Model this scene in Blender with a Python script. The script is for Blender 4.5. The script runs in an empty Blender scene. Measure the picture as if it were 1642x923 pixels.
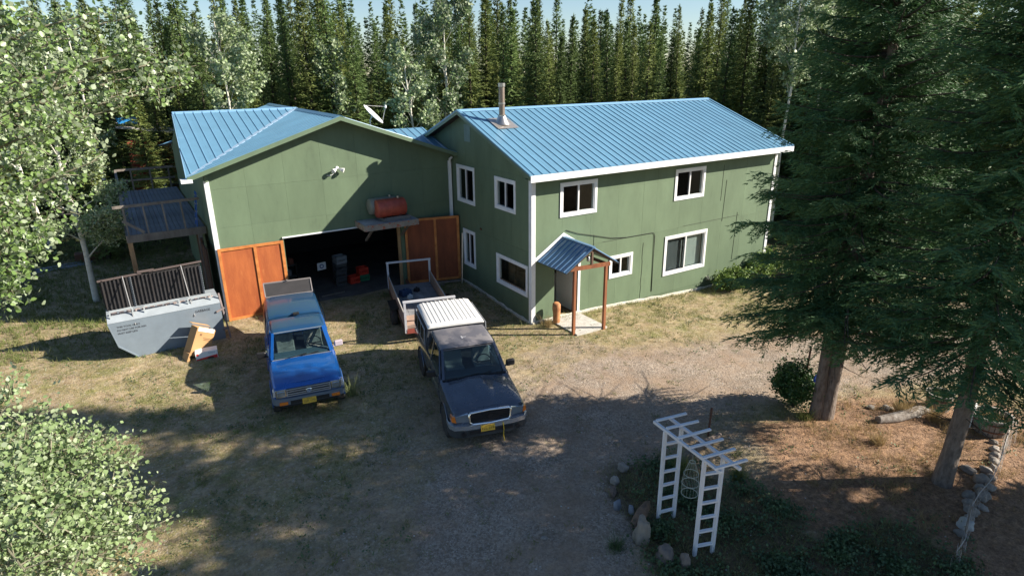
import bpy, bmesh, math, random
import numpy as np
from mathutils import Vector, Matrix, noise
S = bpy.context.scene
C = S.collection
R = math.radians
rnd = random.Random(7)

# ------------------------------------------------------------------ camera
cam_d = bpy.data.cameras.new('camera'); cam = bpy.data.objects.new('camera', cam_d); C.objects.link(cam); S.camera = cam
def cam_setup(x, y, z, yaw, pitch, roll, f):
    ya, p, r = R(yaw), R(pitch), R(roll)
    fwd = Vector((math.sin(ya)*math.cos(p), math.cos(ya)*math.cos(p), -math.sin(p)))
    rt = Vector((math.cos(ya), -math.sin(ya), 0)); up = rt.cross(fwd)
    r2 = rt*math.cos(r)+up*math.sin(r); u2 = -rt*math.sin(r)+up*math.cos(r)
    m = Matrix((r2, u2, -fwd)).transposed().to_4x4(); m.translation = Vector((x, y, z))
    cam.matrix_world = m
    cam_d.sensor_width = 36; cam_d.lens = f/1642*36; cam_d.clip_end = 3000; cam_d.clip_start = .05
cam_setup(-10.961, -16.272, 8.208, 32.054, 19.363, -.605, 1000)

# ------------------------------------------------------------------ light
SUN = Vector((1.56, -1.0, 1.09)).normalized()
W = bpy.data.worlds.new('World'); S.world = W; W.use_nodes = True
wn = W.node_tree.nodes; wl = W.node_tree.links
bg = wn['Background']; sky = wn.new('ShaderNodeTexSky'); sky.sky_type = 'NISHITA'; sky.sun_disc = False
sky.sun_elevation = math.asin(SUN.z); sky.sun_rotation = math.atan2(SUN.x, SUN.y)
sky.air_density = 1.0; sky.dust_density = .15; sky.ozone_density = 3.0; sky.altitude = 300
wl.new(sky.outputs[0], bg.inputs[0]); bg.inputs[1].default_value = .06
sl = bpy.data.lights.new('sun', 'SUN'); sl.energy = 5; sl.angle = R(.5); sl.color = (1, .91, .78)
so = bpy.data.objects.new('sun', sl); C.objects.link(so); so.rotation_euler = SUN.to_track_quat('Z', 'Y').to_euler(); so.location = (0, 0, 40)
S.view_settings.view_transform = 'Standard'; S.view_settings.look = 'None'; S.view_settings.gamma = 1
S.view_settings.exposure = 1.2
S.cycles.max_bounces = 8; S.cycles.transparent_max_bounces = 24; S.cycles.diffuse_bounces = 3

# ------------------------------------------------------------------ materials
MATS = {}
def mat(name, col, rough=.7, metal=0, var=0, vscale=3, col2=None, bump=0, bscale=20, spec=.5, coat=0, rand=0, stretch=None, detail=6, fac=(.35, .65), trans=0, back=None, coord='Object', stain=None, alpha=None):
    if name in MATS: return MATS[name]
    m = bpy.data.materials.new(name); m.use_nodes = True; MATS[name] = m
    n = m.node_tree.nodes; l = m.node_tree.links; b = n['Principled BSDF']
    b.inputs['Roughness'].default_value = rough; b.inputs['Metallic'].default_value = metal
    b.inputs['Specular IOR Level'].default_value = spec
    if coat: b.inputs['Coat Weight'].default_value = coat; b.inputs['Coat Roughness'].default_value = .04
    tc = n.new('ShaderNodeTexCoord'); mp = n.new('ShaderNodeMapping'); l.new(tc.outputs[coord], mp.inputs[0])
    if stretch: mp.inputs['Scale'].default_value = stretch
    out = None
    c2 = col2 or tuple(c*(1-var) for c in col)
    if var or col2:
        nz = n.new('ShaderNodeTexNoise'); nz.inputs['Scale'].default_value = vscale; nz.inputs['Detail'].default_value = detail
        nz.inputs['Roughness'].default_value = .65
        l.new(mp.outputs[0], nz.inputs['Vector'])
        rp = n.new('ShaderNodeMapRange'); rp.inputs[1].default_value = fac[0]; rp.inputs[2].default_value = fac[1]
        l.new(nz.outputs[0], rp.inputs[0])
        mx = n.new('ShaderNodeMix'); mx.data_type = 'RGBA'; l.new(rp.outputs[0], mx.inputs[0])
        mx.inputs[6].default_value = (*col, 1); mx.inputs[7].default_value = (*c2, 1); out = mx.outputs[2]
        rr = n.new('ShaderNodeMapRange'); rr.inputs[3].default_value = max(0, rough-.08); rr.inputs[4].default_value = min(1, rough+.1)
        l.new(nz.outputs[0], rr.inputs[0]); l.new(rr.outputs[0], b.inputs['Roughness'])
    if stain:
        scol, ssc, lo, hi = stain
        n3 = n.new('ShaderNodeTexNoise'); n3.inputs['Scale'].default_value = ssc; n3.inputs['Detail'].default_value = 8; n3.inputs['Roughness'].default_value = .7
        l.new(mp.outputs[0], n3.inputs['Vector'])
        r3 = n.new('ShaderNodeMapRange'); r3.inputs[1].default_value = lo; r3.inputs[2].default_value = hi; l.new(n3.outputs[0], r3.inputs[0])
        m3 = n.new('ShaderNodeMix'); m3.data_type = 'RGBA'; l.new(r3.outputs[0], m3.inputs[0])
        if out: l.new(out, m3.inputs[6])
        else: m3.inputs[6].default_value = (*col, 1)
        m3.inputs[7].default_value = (*scol, 1); out = m3.outputs[2]
    if rand:
        oi = n.new('ShaderNodeObjectInfo'); r2 = n.new('ShaderNodeMapRange'); r2.inputs[3].default_value = 1-rand; r2.inputs[4].default_value = 1+rand
        l.new(oi.outputs['Random'], r2.inputs[0])
        hs = n.new('ShaderNodeHueSaturation'); l.new(r2.outputs[0], hs.inputs['Value'])
        if out: l.new(out, hs.inputs['Color'])
        else: hs.inputs['Color'].default_value = (*col, 1)
        out = hs.outputs[0]
    if back:
        ge = n.new('ShaderNodeNewGeometry'); m4 = n.new('ShaderNodeMix'); m4.data_type = 'RGBA'; l.new(ge.outputs['Backfacing'], m4.inputs[0])
        if out: l.new(out, m4.inputs[6])
        else: m4.inputs[6].default_value = (*col, 1)
        m4.inputs[7].default_value = (*back, 1); out = m4.outputs[2]
    if out: l.new(out, b.inputs['Base Color'])
    else: b.inputs['Base Color'].default_value = (*col, 1)
    if bump:
        nb = n.new('ShaderNodeTexNoise'); nb.inputs['Scale'].default_value = bscale; nb.inputs['Detail'].default_value = 5
        l.new(mp.outputs[0], nb.inputs['Vector'])
        bp = n.new('ShaderNodeBump'); bp.inputs['Strength'].default_value = bump; bp.inputs['Distance'].default_value = .02
        l.new(nb.outputs[0], bp.inputs['Height']); l.new(bp.outputs[0], b.inputs['Normal'])
    if trans:
        tr = n.new('ShaderNodeBsdfTranslucent'); ms = n.new('ShaderNodeMixShader'); ms.inputs[0].default_value = trans
        if out: l.new(out, tr.inputs[0])
        else: tr.inputs[0].default_value = (*col, 1)
        l.new(b.outputs[0], ms.inputs[1]); l.new(tr.outputs[0], ms.inputs[2]); l.new(ms.outputs[0], n['Material Output'].inputs[0])
    return m
def glass_mat(name, tint=(.6, .65, .65), ior=1.5, gl=1.0):
    m = bpy.data.materials.new(name); m.use_nodes = True; n = m.node_tree.nodes; l = m.node_tree.links
    n.remove(n['Principled BSDF'])
    t = n.new('ShaderNodeBsdfTransparent'); t.inputs[0].default_value = (*tint, 1)
    g = n.new('ShaderNodeBsdfGlossy'); g.inputs['Roughness'].default_value = .03
    f = n.new('ShaderNodeFresnel'); f.inputs[0].default_value = ior
    ms = n.new('ShaderNodeMixShader'); ge = n.new('ShaderNodeNewGeometry'); mm = n.new('ShaderNodeMath'); mm.operation = 'SUBTRACT'; mm.use_clamp = True; l.new(f.outputs[0], mm.inputs[0]); l.new(ge.outputs['Backfacing'], mm.inputs[1]); l.new(mm.outputs[0], ms.inputs[0]); l.new(t.outputs[0], ms.inputs[1]); l.new(g.outputs[0], ms.inputs[2])
    l.new(ms.outputs[0], n['Material Output'].inputs[0]); return m
green = mat('green_wall_paint', (.136, .192, .120), .62, var=.18, vscale=1.3, bump=.25, bscale=60, rand=.05, stain=((.075, .10, .07), 2.6, .60, .95), spec=.3, stretch=(1, 1, .4), detail=9)
trimw = mat('white_trim_paint', (.78, .80, .82), .5, var=.12, vscale=4, stain=((.5, .48, .44), 6, .66, .9))
ggreen = mat('green_rake_paint', (.13, .19, .12), .5, var=.15)
roofm = mat('blue_roof_metal', (.12, .26, .38), .36, var=.12, vscale=1.2, rand=.03, spec=.5, stain=((.19, .32, .42), 3, .6, .9))
roofd = mat('blue_porch_roof_metal', (.095, .20, .35), .35, var=.15, vscale=2)
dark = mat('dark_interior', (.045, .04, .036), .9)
intw = mat('interior_grey', (.16, .15, .14), .9, var=.3)  # darker than drywall: indoor shade put into the colour so windows look black
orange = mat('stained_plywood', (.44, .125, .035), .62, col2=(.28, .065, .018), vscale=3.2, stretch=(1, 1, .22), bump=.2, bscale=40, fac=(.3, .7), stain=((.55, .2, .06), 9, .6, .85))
orangef = mat('stained_trim', (.58, .22, .06), .6, col2=(.40, .13, .03), vscale=5)
wood = mat('weathered_wood', (.24, .21, .18), .8, col2=(.13, .11, .095), vscale=5, stretch=(1, 1, .3), bump=.3, rand=.12)
woodn = mat('new_wood', (.46, .28, .14), .7, col2=(.30, .17, .08), vscale=5, stretch=(1, 1, .2), rand=.1, bump=.2)
redwood = mat('brown_stained_post', (.30, .11, .045), .65, col2=(.18, .06, .025), vscale=5, stretch=(1, 1, .2))
deckm = mat('grey_deck_board', (.20, .22, .25), .75, col2=(.12, .13, .15), vscale=4, rand=.15, stretch=(1, .2, 1))
conc = mat('pale_concrete', (.55, .53, .49), .85, var=.25, vscale=5, bump=.3, stain=((.36, .33, .28), 4, .55, .8))
foam = mat('pale_foundation', (.60, .58, .50), .85, var=.3, vscale=6, bump=.3)
white = mat('white_enamel', (.75, .76, .77), .4, var=.06)
steel = mat('galvanized_steel', (.55, .53, .50), .32, .85, var=.2, vscale=8)
chrome = mat('chrome', (.75, .76, .78), .12, 1)
blackp = mat('black_plastic', (.018, .018, .02), .45, var=.2)
rubber = mat('tyre_rubber', (.022, .021, .02), .85, bump=.3, col2=(.06, .052, .045), vscale=12)
glass = glass_mat('window_glass', (.8, .85, .85), 1.5)
carglass = glass_mat('car_glass', (.70, .80, .82), 1.6)
tint = glass_mat('tinted_glass', (.35, .37, .38), 1.5)
greym = mat('grey_steel_paint', (.19, .235, .28), .45, var=.15, vscale=2.2, bump=.12, bscale=6, stain=((.20, .22, .23), 7, .62, .8), coord='Object')
rust = mat('rusty_steel', (.16, .07, .04), .85, col2=(.08, .04, .03), vscale=20, bump=.3)
redtank = mat('red_oxide_tank', (.40, .075, .045), .5, var=.35, vscale=5, stain=((.22, .09, .06), 6, .6, .85))
oldtank = mat('grey_green_tank', (.20, .21, .18), .6, var=.3)
card = mat('cardboard', (.46, .27, .12), .85, var=.15, vscale=3)
whitep = mat('white_print', (.80, .78, .76), .6)
redp = mat('red_print', (.65, .03, .03), .5)
bark = mat('spruce_bark', (.23, .185, .155), .92, col2=(.11, .085, .07), vscale=14, bump=1, bscale=26, stretch=(1, 1, .35), stain=((.32, .27, .23), 9, .56, .75))
bbark = mat('forest_bark', (.09, .075, .06), .95, col2=(.04, .03, .025), vscale=8)
lbark = mat('twig_bark', (.20, .19, .13), .8, var=.3, vscale=6)
abark = mat('aspen_bark', (.62, .60, .53), .75, stain=((.07, .06, .05), 9, .60, .68), stretch=(1, 1, 2.2), var=.2, bump=.3)
needle = mat('spruce_needles', (.105, .205, .075), .62, col2=(.06, .14, .06), vscale=1.3, rand=.0, trans=.22, spec=.4, stain=((.11, .165, .05), 3.1, .55, .8))
needlef = mat('forest_needles', (.15, .215, .07), .7, col2=(.09, .15, .05), vscale=.7, rand=.28, trans=.25, spec=.3)
needleg = mat('forest_needles_yellow', (.20, .24, .07), .7, col2=(.12, .165, .05), vscale=.7, rand=.22, trans=.25, spec=.3)
leafn = mat('aspen_leaf', (.19, .29, .085), .42, col2=(.12, .20, .055), vscale=2, trans=.32, spec=.7, back=(.33, .40, .26), rand=.12)
leafp = mat('pale_aspen_leaf', (.26, .345, .155), .5, col2=(.16, .24, .09), vscale=1.2, trans=.28, spec=.6, back=(.36, .43, .27))
leaff = mat('far_aspen_leaf', (.15, .215, .09), .5, col2=(.09, .15, .06), vscale=1.2, trans=.25, spec=.5, back=(.27, .32, .21), rand=.12)
shrubm = mat('shrub_leaf', (.07, .16, .035), .5, col2=(.025, .06, .018), vscale=3, trans=.2, rand=.1)
weedm = mat('weed_leaf', (.10, .165, .06), .6, col2=(.045, .085, .04), vscale=2.5, trans=.2)
grassm = mat('green_grass', (.115, .165, .04), .7, col2=(.20, .20, .07), vscale=1.1, trans=.25)
drym = mat('dry_grass', (.38, .28, .13), .8, col2=(.28, .20, .09), vscale=1.3, trans=.2)
stonem = mat('field_stone', (.30, .27, .24), .85, var=.35, vscale=9, bump=.5, rand=.25)
pebblem = mat('gravel_pebble', (.27, .25, .22), .85, var=.5, vscale=3)

# ------------------------------------------------------------------ mesh helpers
class MB:
    def __init__(s): s.v = []; s.f = []; s.m = []; s.k = 0
    def add(s, vs, fs, mi=None):
        o = len(s.v); s.v += [tuple(p) for p in vs]; s.f += [tuple(i+o for i in q) for q in fs]; s.m += [s.k if mi is None else mi]*len(fs)
    def box(s, c, d, rot=None, taper=1):
        x, y, z = [k/2 for k in d]; pts = []
        for sz in (-1, 1):
            t = taper if sz > 0 else 1
            for sx, sy in ((-1, -1), (1, -1), (1, 1), (-1, 1)): pts.append(Vector((sx*x*t, sy*y*t, sz*z)))
        if rot is not None: pts = [rot @ p for p in pts]
        c = Vector(c); s.add([p+c for p in pts], [(3, 2, 1, 0), (4, 5, 6, 7), (0, 1, 5, 4), (1, 2, 6, 5), (2, 3, 7, 6), (3, 0, 4, 7)])
    def b2(s, a, b): s.box([(a[i]+b[i])/2 for i in range(3)], [abs(b[i]-a[i]) for i in range(3)])
    def beam(s, a, b, w, h=None, up=(0, 0, 1)):
        a = Vector(a); b = Vector(b); d = b-a; L = d.length
        if L < 1e-6: return
        z = d/L; u = Vector(up)
        if abs(z.dot(u)) > .98: u = Vector((1, 0, 0)) if abs(z.x) < .9 else Vector((0, 1, 0))
        x = u.cross(z).normalized(); y = z.cross(x)
        s.box((a+b)/2, (w, h or w, L), Matrix((x, y, z)).transposed())
    def tube(s, pts, r, n=8, cap=True):
        pts = [Vector(p) for p in pts]; rs = r if isinstance(r, (list, tuple)) else [r]*len(pts)
        vs = []; fs = []; ref = None
        for i, p in enumerate(pts):
            d = (pts[min(i+1, len(pts)-1)]-pts[max(i-1, 0)]).normalized()
            if ref is None or abs(d.dot(ref)) > .95: ref = Vector((0, 0, 1)) if abs(d.z) < .9 else Vector((1, 0, 0))
            x = ref.cross(d).normalized(); y = d.cross(x)
            for k in range(n):
                a = 2*math.pi*k/n; vs.append(p+(x*math.cos(a)+y*math.sin(a))*rs[i])
        for i in range(len(pts)-1):
            for k in range(n): fs.append((i*n+k, i*n+(k+1) % n, (i+1)*n+(k+1) % n, (i+1)*n+k))
        if cap: fs.append(tuple(range(n-1, -1, -1))); fs.append(tuple(range((len(pts)-1)*n, len(pts)*n)))
        s.add(vs, fs)
    def lathe(s, prof, c=(0, 0, 0), axis='z', n=20, close=False, jit=0):
        vs = []; fs = []
        for r, h in prof:
            for k in range(n):
                a = 2*math.pi*k/n; rr = r
                p = (rr*math.cos(a), rr*math.sin(a), h)
                if axis == 'y': p = (p[0], p[2], p[1])
                if axis == 'x': p = (p[2], p[0], p[1])
                vs.append((p[0]+c[0], p[1]+c[1], p[2]+c[2]))
        m = len(prof)
        for i in range(m if close else m-1):
            j = (i+1) % m
            for k in range(n): fs.append((i*n+k, i*n+(k+1) % n, j*n+(k+1) % n, j*n+k))
        if not close:
            if prof[0][0] > 1e-5: fs.append(tuple(range(n-1, -1, -1)))
            if prof[-1][0] > 1e-5: fs.append(tuple(range((m-1)*n, m*n)))
        s.add(vs, fs)
    def prism(s, poly, fn, w0, w1):
        n = len(poly); s.add([fn(u, v, w0) for u, v in poly]+[fn(u, v, w1) for u, v in poly],
                             [tuple(range(n)), tuple(range(2*n-1, n-1, -1))]+[(i, i+n, (i+1) % n+n, (i+1) % n) for i in range(n)])
    def rough(s, amp, sc=3, seed=0):
        s.v = [tuple(Vector(p)+noise.noise_vector(Vector(p)*sc+Vector((seed, 0, 0)))*amp) for p in s.v]
    def build(s, name, mats, parent=None, smooth=None, fix=True, kind=None, label=None, bevel=0):
        me = bpy.data.meshes.new(name); me.from_pydata(s.v, [], s.f)
        if not isinstance(mats, (list, tuple)): mats = [mats]
        for m in mats: me.materials.append(m)
        if len(mats) > 1: me.polygons.foreach_set('material_index', s.m)
        if fix:
            bm = bmesh.new(); bm.from_mesh(me)
            if bevel: bmesh.ops.bevel(bm, geom=[e for e in bm.edges], offset=bevel, segments=1, affect='EDGES', clamp_overlap=True)
            bmesh.ops.recalc_face_normals(bm, faces=bm.faces); bm.to_mesh(me); bm.free()
        if smooth is not None:
            me.polygons.foreach_set('use_smooth', [True]*len(me.polygons))
            if smooth < 179: me.set_sharp_from_angle(angle=R(smooth))
        o = bpy.data.objects.new(name, me); C.objects.link(o)
        if parent: o.parent = parent
        if kind: o['kind'] = kind
        if label: o['label'] = label
        return o
def tag(o, label=None, cat=None, group=None, kind=None):
    if label: o['label'] = label
    if cat: o['category'] = cat
    if group: o['group'] = group
    if kind: o['kind'] = kind
    return o
def thing(name, label, cat, loc=(0, 0, 0), rz=0, group=None, scale=1):
    o = bpy.data.objects.new(name, None); C.objects.link(o); o.location = loc; o.rotation_euler = (0, 0, rz)
    if scale != 1: o.scale = (scale,)*3 if not isinstance(scale, tuple) else scale
    o.empty_display_size = .2
    return tag(o, label, cat, group)
def link(name, me, parent=None, loc=(0, 0, 0), rot=None, scale=None):
    o = bpy.data.objects.new(name, me); C.objects.link(o); o.parent = parent; o.location = loc
    if rot: o.rotation_euler = rot
    if scale: o.scale = scale
    return o
def text_mesh(s, size, name, m, parent, mw, ext=.002, label=None, width=None):
    cu = bpy.data.curves.new(name, 'FONT'); cu.body = s; cu.size = size; cu.extrude = ext; cu.align_x = 'CENTER'; cu.align_y = 'CENTER'
    cu.resolution_u = 2
    t = bpy.data.objects.new(name+'_c', cu); C.objects.link(t); dg = bpy.context.evaluated_depsgraph_get(); dg.update()
    me = bpy.data.meshes.new_from_object(t.evaluated_get(dg)); bpy.data.objects.remove(t)
    if width:
        xs = [v.co.x for v in me.vertices]; k = width/(max(xs)-min(xs))
        for v in me.vertices: v.co.x *= k
    me.materials.clear(); me.materials.append(m)
    me.transform(mw); o = bpy.data.objects.new(name, me); C.objects.link(o); o.parent = parent
    if label: o['label'] = label
    return o
def boolean_cut(o, cutters):
    mb = MB()
    for c in cutters: mb.lathe([(c[3], -c[4]), (c[3], c[4])], (c[0], c[1], c[2]), 'y', 28)
    k = mb.build('cut', dark)
    md = o.modifiers.new('b', 'BOOLEAN'); md.operation = 'DIFFERENCE'; md.solver = 'EXACT'; md.object = k
    dg = bpy.context.evaluated_depsgraph_get(); dg.update()
    me = bpy.data.meshes.new_from_object(o.evaluated_get(dg)); o.modifiers.clear(); old = o.data; o.data = me
    bpy.data.objects.remove(k); return o
def clip(poly, a, b, c):      # keep a*u+b*v<=c
    out = []
    for i in range(len(poly)):
        p, q = poly[i], poly[(i+1) % len(poly)]; dp = a*p[0]+b*p[1]-c; dq = a*q[0]+b*q[1]-c
        if dp <= 1e-9: out.append(p)
        if (dp < -1e-9 and dq > 1e-9) or (dp > 1e-9 and dq < -1e-9):
            t = dp/(dp-dq); out.append((p[0]+(q[0]-p[0])*t, p[1]+(q[1]-p[1])*t))
    return out
def rects_minus(x0, x1, z0, z1, holes):
    xs = sorted({x0, x1}|{min(max(h[k], x0), x1) for h in holes for k in (0, 1)})
    zs = sorted({z0, z1}|{min(max(h[k], z0), z1) for h in holes for k in (2, 3)})
    out = []
    for i in range(len(xs)-1):
        run = None
        for j in range(len(zs)-1):
            cx, cz = (xs[i]+xs[i+1])/2, (zs[j]+zs[j+1])/2
            inside = any(h[0] < cx < h[1] and h[2] < cz < h[3] for h in holes)
            if inside:
                if run: out.append((xs[i], xs[i+1], run[0], run[1])); run = None
            else: run = (run[0], zs[j+1]) if run else (zs[j], zs[j+1])
        if run: out.append((xs[i], xs[i+1], run[0], run[1]))
    return out
def panel_polys(x0, x1, z0, z1, holes, clips=()):
    res = []
    for r in rects_minus(x0, x1, z0, z1, holes):
        p = [(r[0], r[2]), (r[1], r[2]), (r[1], r[3]), (r[0], r[3])]
        for c in clips:
            p = clip(p, *c)
            if len(p) < 3: break
        if len(p) >= 3: res.append(p)
    return res

# ------------------------------------------------------------------ terrain
def sstep(a, b, x): t = min(1, max(0, (x-a)/(b-a))); return t*t*(3-2*t)
def nz(x, y, s, k=0): return noise.noise(Vector((x*s, y*s, k)))
def gz(x, y):
    z = .20*sstep(0, 5, y)*(1-sstep(10, 30, y)*.5) - .38*sstep(0, 10, x)*(1-sstep(-3, -9, y)) 
    z += .10*nz(x, y, .16, 3)*sstep(0, 3, abs(x+6)+abs(y+1)) * .6
    return z
def pl_dist(x, y, pl):
    d = 1e9; p = Vector((x, y))
    for a, b in zip(pl, pl[1:]):
        a = Vector(a); b = Vector(b); t = max(0, min(1, (p-a).dot(b-a)/(b-a).length_squared)); d = min(d, (p-a-(b-a)*t).length)
    return d
DRIVE = [(60, -26), (30, -15), (16, -10.2), (9, -8.0), (4, -6.3), (0, -5.3), (-3.2, -6.0), (-5.6, -8.2), (-8.5, -12.5), (-14, -24), (-20, -60)]
def drive_w(x, y):
    d = pl_dist(x, y, DRIVE)+.9*nz(x, y, .35, 1)
    return max(1-sstep(1.2, 3.4, d), .52*(1-sstep(3.0, 6.5, d)) if y < -1.5 and x < 1 else 0)
def weed_w(x, y):
    d = math.hypot((x+2.7)/1.5, (y+10.2)/2.2); e = math.hypot((x+1.6)/2.2, (y+12.7)/1.3)
    return max(1-sstep(.75, 1.25, d+.3*nz(x, y, .8, 5)), 1-sstep(.7, 1.2, e+.3*nz(x, y, .8, 6)))
def litter_w(x, y):
    d = math.hypot((x-2.4)/5.2, (y+11.8)/3.6)
    return (1-sstep(.7, 1.1, d+.25*nz(x, y, .6, 9)))*(1-.9*weed_w(x, y))
def axis_pts(a, b, st, far):
    p = list(np.arange(a, b+1e-6, st)); g = st; lo = a; hi = b
    while hi < far: g *= 1.22; hi += g; p.append(hi)
    g = st
    while lo > -far: g *= 1.22; lo -= g; p.insert(0, lo)
    return p
def build_ground():
    xs = axis_pts(-17, 16, .25, 900); ys = axis_pts(-15, 14, .25, 900)
    nx, ny = len(xs), len(ys); V = []; G = []; D = []; L = []; WD = []; FO = []
    for y in ys:
        for x in xs:
            near = max(abs(x), abs(y)) < 60
            V.append((x, y, (gz(x, y)+.025*nz(x, y, 1.3, 2)+.01*nz(x, y, 4, 2)) if near else 0))
            FO.append(sstep(29, 36, math.hypot(x+10.96, y+16.27)+3*nz(x, y, .15, 8)) if y > -8 or x > 20 or not near else 0)
            D.append(drive_w(x, y) if near else 0); L.append(litter_w(x, y) if near else 0); WD.append(weed_w(x, y) if near else 0)
    A = np.array(V, dtype=np.float32)
    F = []; FD = []
    for j in range(ny-1):
        for i in range(nx-1):
            q = (j*nx+i, j*nx+i+1, (j+1)*nx+i+1, (j+1)*nx+i)
            cx, cy = (xs[i]+xs[i+1])/2, (ys[j]+ys[j+1])/2
            if -8.6 < cx < -.1 and 5.7 < cy < 15.5: continue
            if .1 < cx < 12 and .15 < cy < 8.2: continue
            (FD if sum(D[k] for k in q) > 2 else F).append(q)
    m = ground_mat()
    for name, FF in (('ground', F), ('gravel_drive', FD)):
        used = sorted({i for q in FF for i in q}); mp = {i: k for k, i in enumerate(used)}
        me = bpy.data.meshes.new(name); me.from_pydata([V[i] for i in used], [], [tuple(mp[i] for i in q) for q in FF])
        for an, arr in (('drive', D), ('litter', L), ('weed', WD), ('forest', FO)):
            at = me.attributes.new(an, 'FLOAT', 'POINT'); at.data.foreach_set('value', [arr[i] for i in used])
        me.materials.append(m); me.polygons.foreach_set('use_smooth', [True]*len(FF))
        o = bpy.data.objects.new(name, me); C.objects.link(o); tag(o, kind='structure')
def ground_mat():
    m = bpy.data.materials.new('ground_soil'); m.use_nodes = True; n = m.node_tree.nodes; l = m.node_tree.links; b = n['Principled BSDF']
    b.inputs['Roughness'].default_value = .95; b.inputs['Specular IOR Level'].default_value = .2
    tc = n.new('ShaderNodeTexCoord')
    def N(s, d=8, r=.65):
        q = n.new('ShaderNodeTexNoise'); q.inputs['Scale'].default_value = s; q.inputs['Detail'].default_value = d; q.inputs['Roughness'].default_value = r; l.new(tc.outputs['Object'], q.inputs['Vector']); return q.outputs[0]
    def MR(x, a, b_, c=0, d=1):
        q = n.new('ShaderNodeMapRange'); l.new(x, q.inputs[0]); q.inputs[1].default_value = a; q.inputs[2].default_value = b_; q.inputs[3].default_value = c; q.inputs[4].default_value = d; return q.outputs[0]
    def MX(f, a, b_):
        q = n.new('ShaderNodeMix'); q.data_type = 'RGBA'; l.new(f, q.inputs[0])
        for s, v in ((6, a), (7, b_)):
            if isinstance(v, tuple): q.inputs[s].default_value = (*v, 1)
            else: l.new(v, q.inputs[s])
        return q.outputs[2]
    def AT(nm):
        q = n.new('ShaderNodeAttribute'); q.attribute_name = nm; return q.outputs['Fac']
    def MA(op, a, b_):
        q = n.new('ShaderNodeMath'); q.operation = op; q.use_clamp = True
        for s, v in ((0, a), (1, b_)):
            if isinstance(v, (int, float)): q.inputs[s].default_value = v
            else: l.new(v, q.inputs[s])
        return q.outputs[0]
    vor = n.new('ShaderNodeTexVoronoi'); vor.inputs['Scale'].default_value = 26; l.new(tc.outputs['Object'], vor.inputs['Vector'])
    vor2 = n.new('ShaderNodeTexVoronoi'); vor2.inputs['Scale'].default_value = 60; l.new(tc.outputs['Object'], vor2.inputs['Vector'])
    grav = MX(MR(vor.outputs['Color'], .2, .95), (.22, .175, .135), (.40, .33, .265))
    grav = MX(MR(vor2.outputs['Color'], .75, 1), grav, (.52, .49, .45))
    grav = MX(MR(N(.7), .42, .62), grav, (.30, .225, .165))
    dry = MX(MR(N(3.2, 12, .78), .35, .65), (.20, .145, .09), (.47, .38, .25))
    dry = MX(MR(N(22, 4), .5, .7), dry, (.30, .235, .13))
    grn = MX(MR(N(18, 6, .8), .35, .65), (.10, .11, .04), (.29, .265, .11))
    gr = MX(MR(N(1.3, 12, .8), .44, .62), dry, grn); gr = MX(MR(vor.outputs['Color'], .8, .95), gr, (.40, .35, .28))
    lit = MX(MR(N(9, 10, .8), .38, .62), (.12, .075, .05), (.38, .24, .15))
    lit = MX(MR(N(45, 3), .55, .75), lit, (.42, .27, .17))
    wd = MX(MR(N(7, 8, .75), .4, .6), (.085, .062, .042), (.15, .13, .07))
    brk = N(2.6, 10, .75)
    def blend(att, lo=.25, hi=.75): return MR(MA('ADD', AT(att), MR(brk, .25, .75, -.45, .45)), lo, hi)
    col = MX(blend('drive'), gr, grav); col = MX(blend('forest'), col, MX(MR(N(1.5, 8, .7), .4, .6), (.04, .05, .02), (.08, .07, .035))); col = MX(blend('litter'), col, lit); col = MX(blend('weed'), col, wd)
    hv = n.new('ShaderNodeHueSaturation'); l.new(col, hv.inputs['Color'])
    mu = n.new('ShaderNodeMath'); mu.operation = 'MULTIPLY'; l.new(MR(N(11, 12, .85), .3, .7, .55, 1.4), mu.inputs[0]); l.new(MR(N(1.1, 8, .7), .35, .65, .82, 1.12), mu.inputs[1]); l.new(mu.outputs[0], hv.inputs['Value'])
    l.new(MR(N(4, 6, .7), .3, .7, .92, 1.12), hv.inputs['Saturation'])
    l.new(hv.outputs[0], b.inputs['Base Color'])
    bp = n.new('ShaderNodeBump'); bp.inputs['Strength'].default_value = 1.0; bp.inputs['Distance'].default_value = .03
    l.new(MA('ADD', MR(N(14, 8, .7), 0, 1, 0, .7), MR(vor.outputs['Distance'], 0, 1, .3, 0)), bp.inputs['Height']); l.new(bp.outputs[0], b.inputs['Normal'])
    return m
build_ground()
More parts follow.
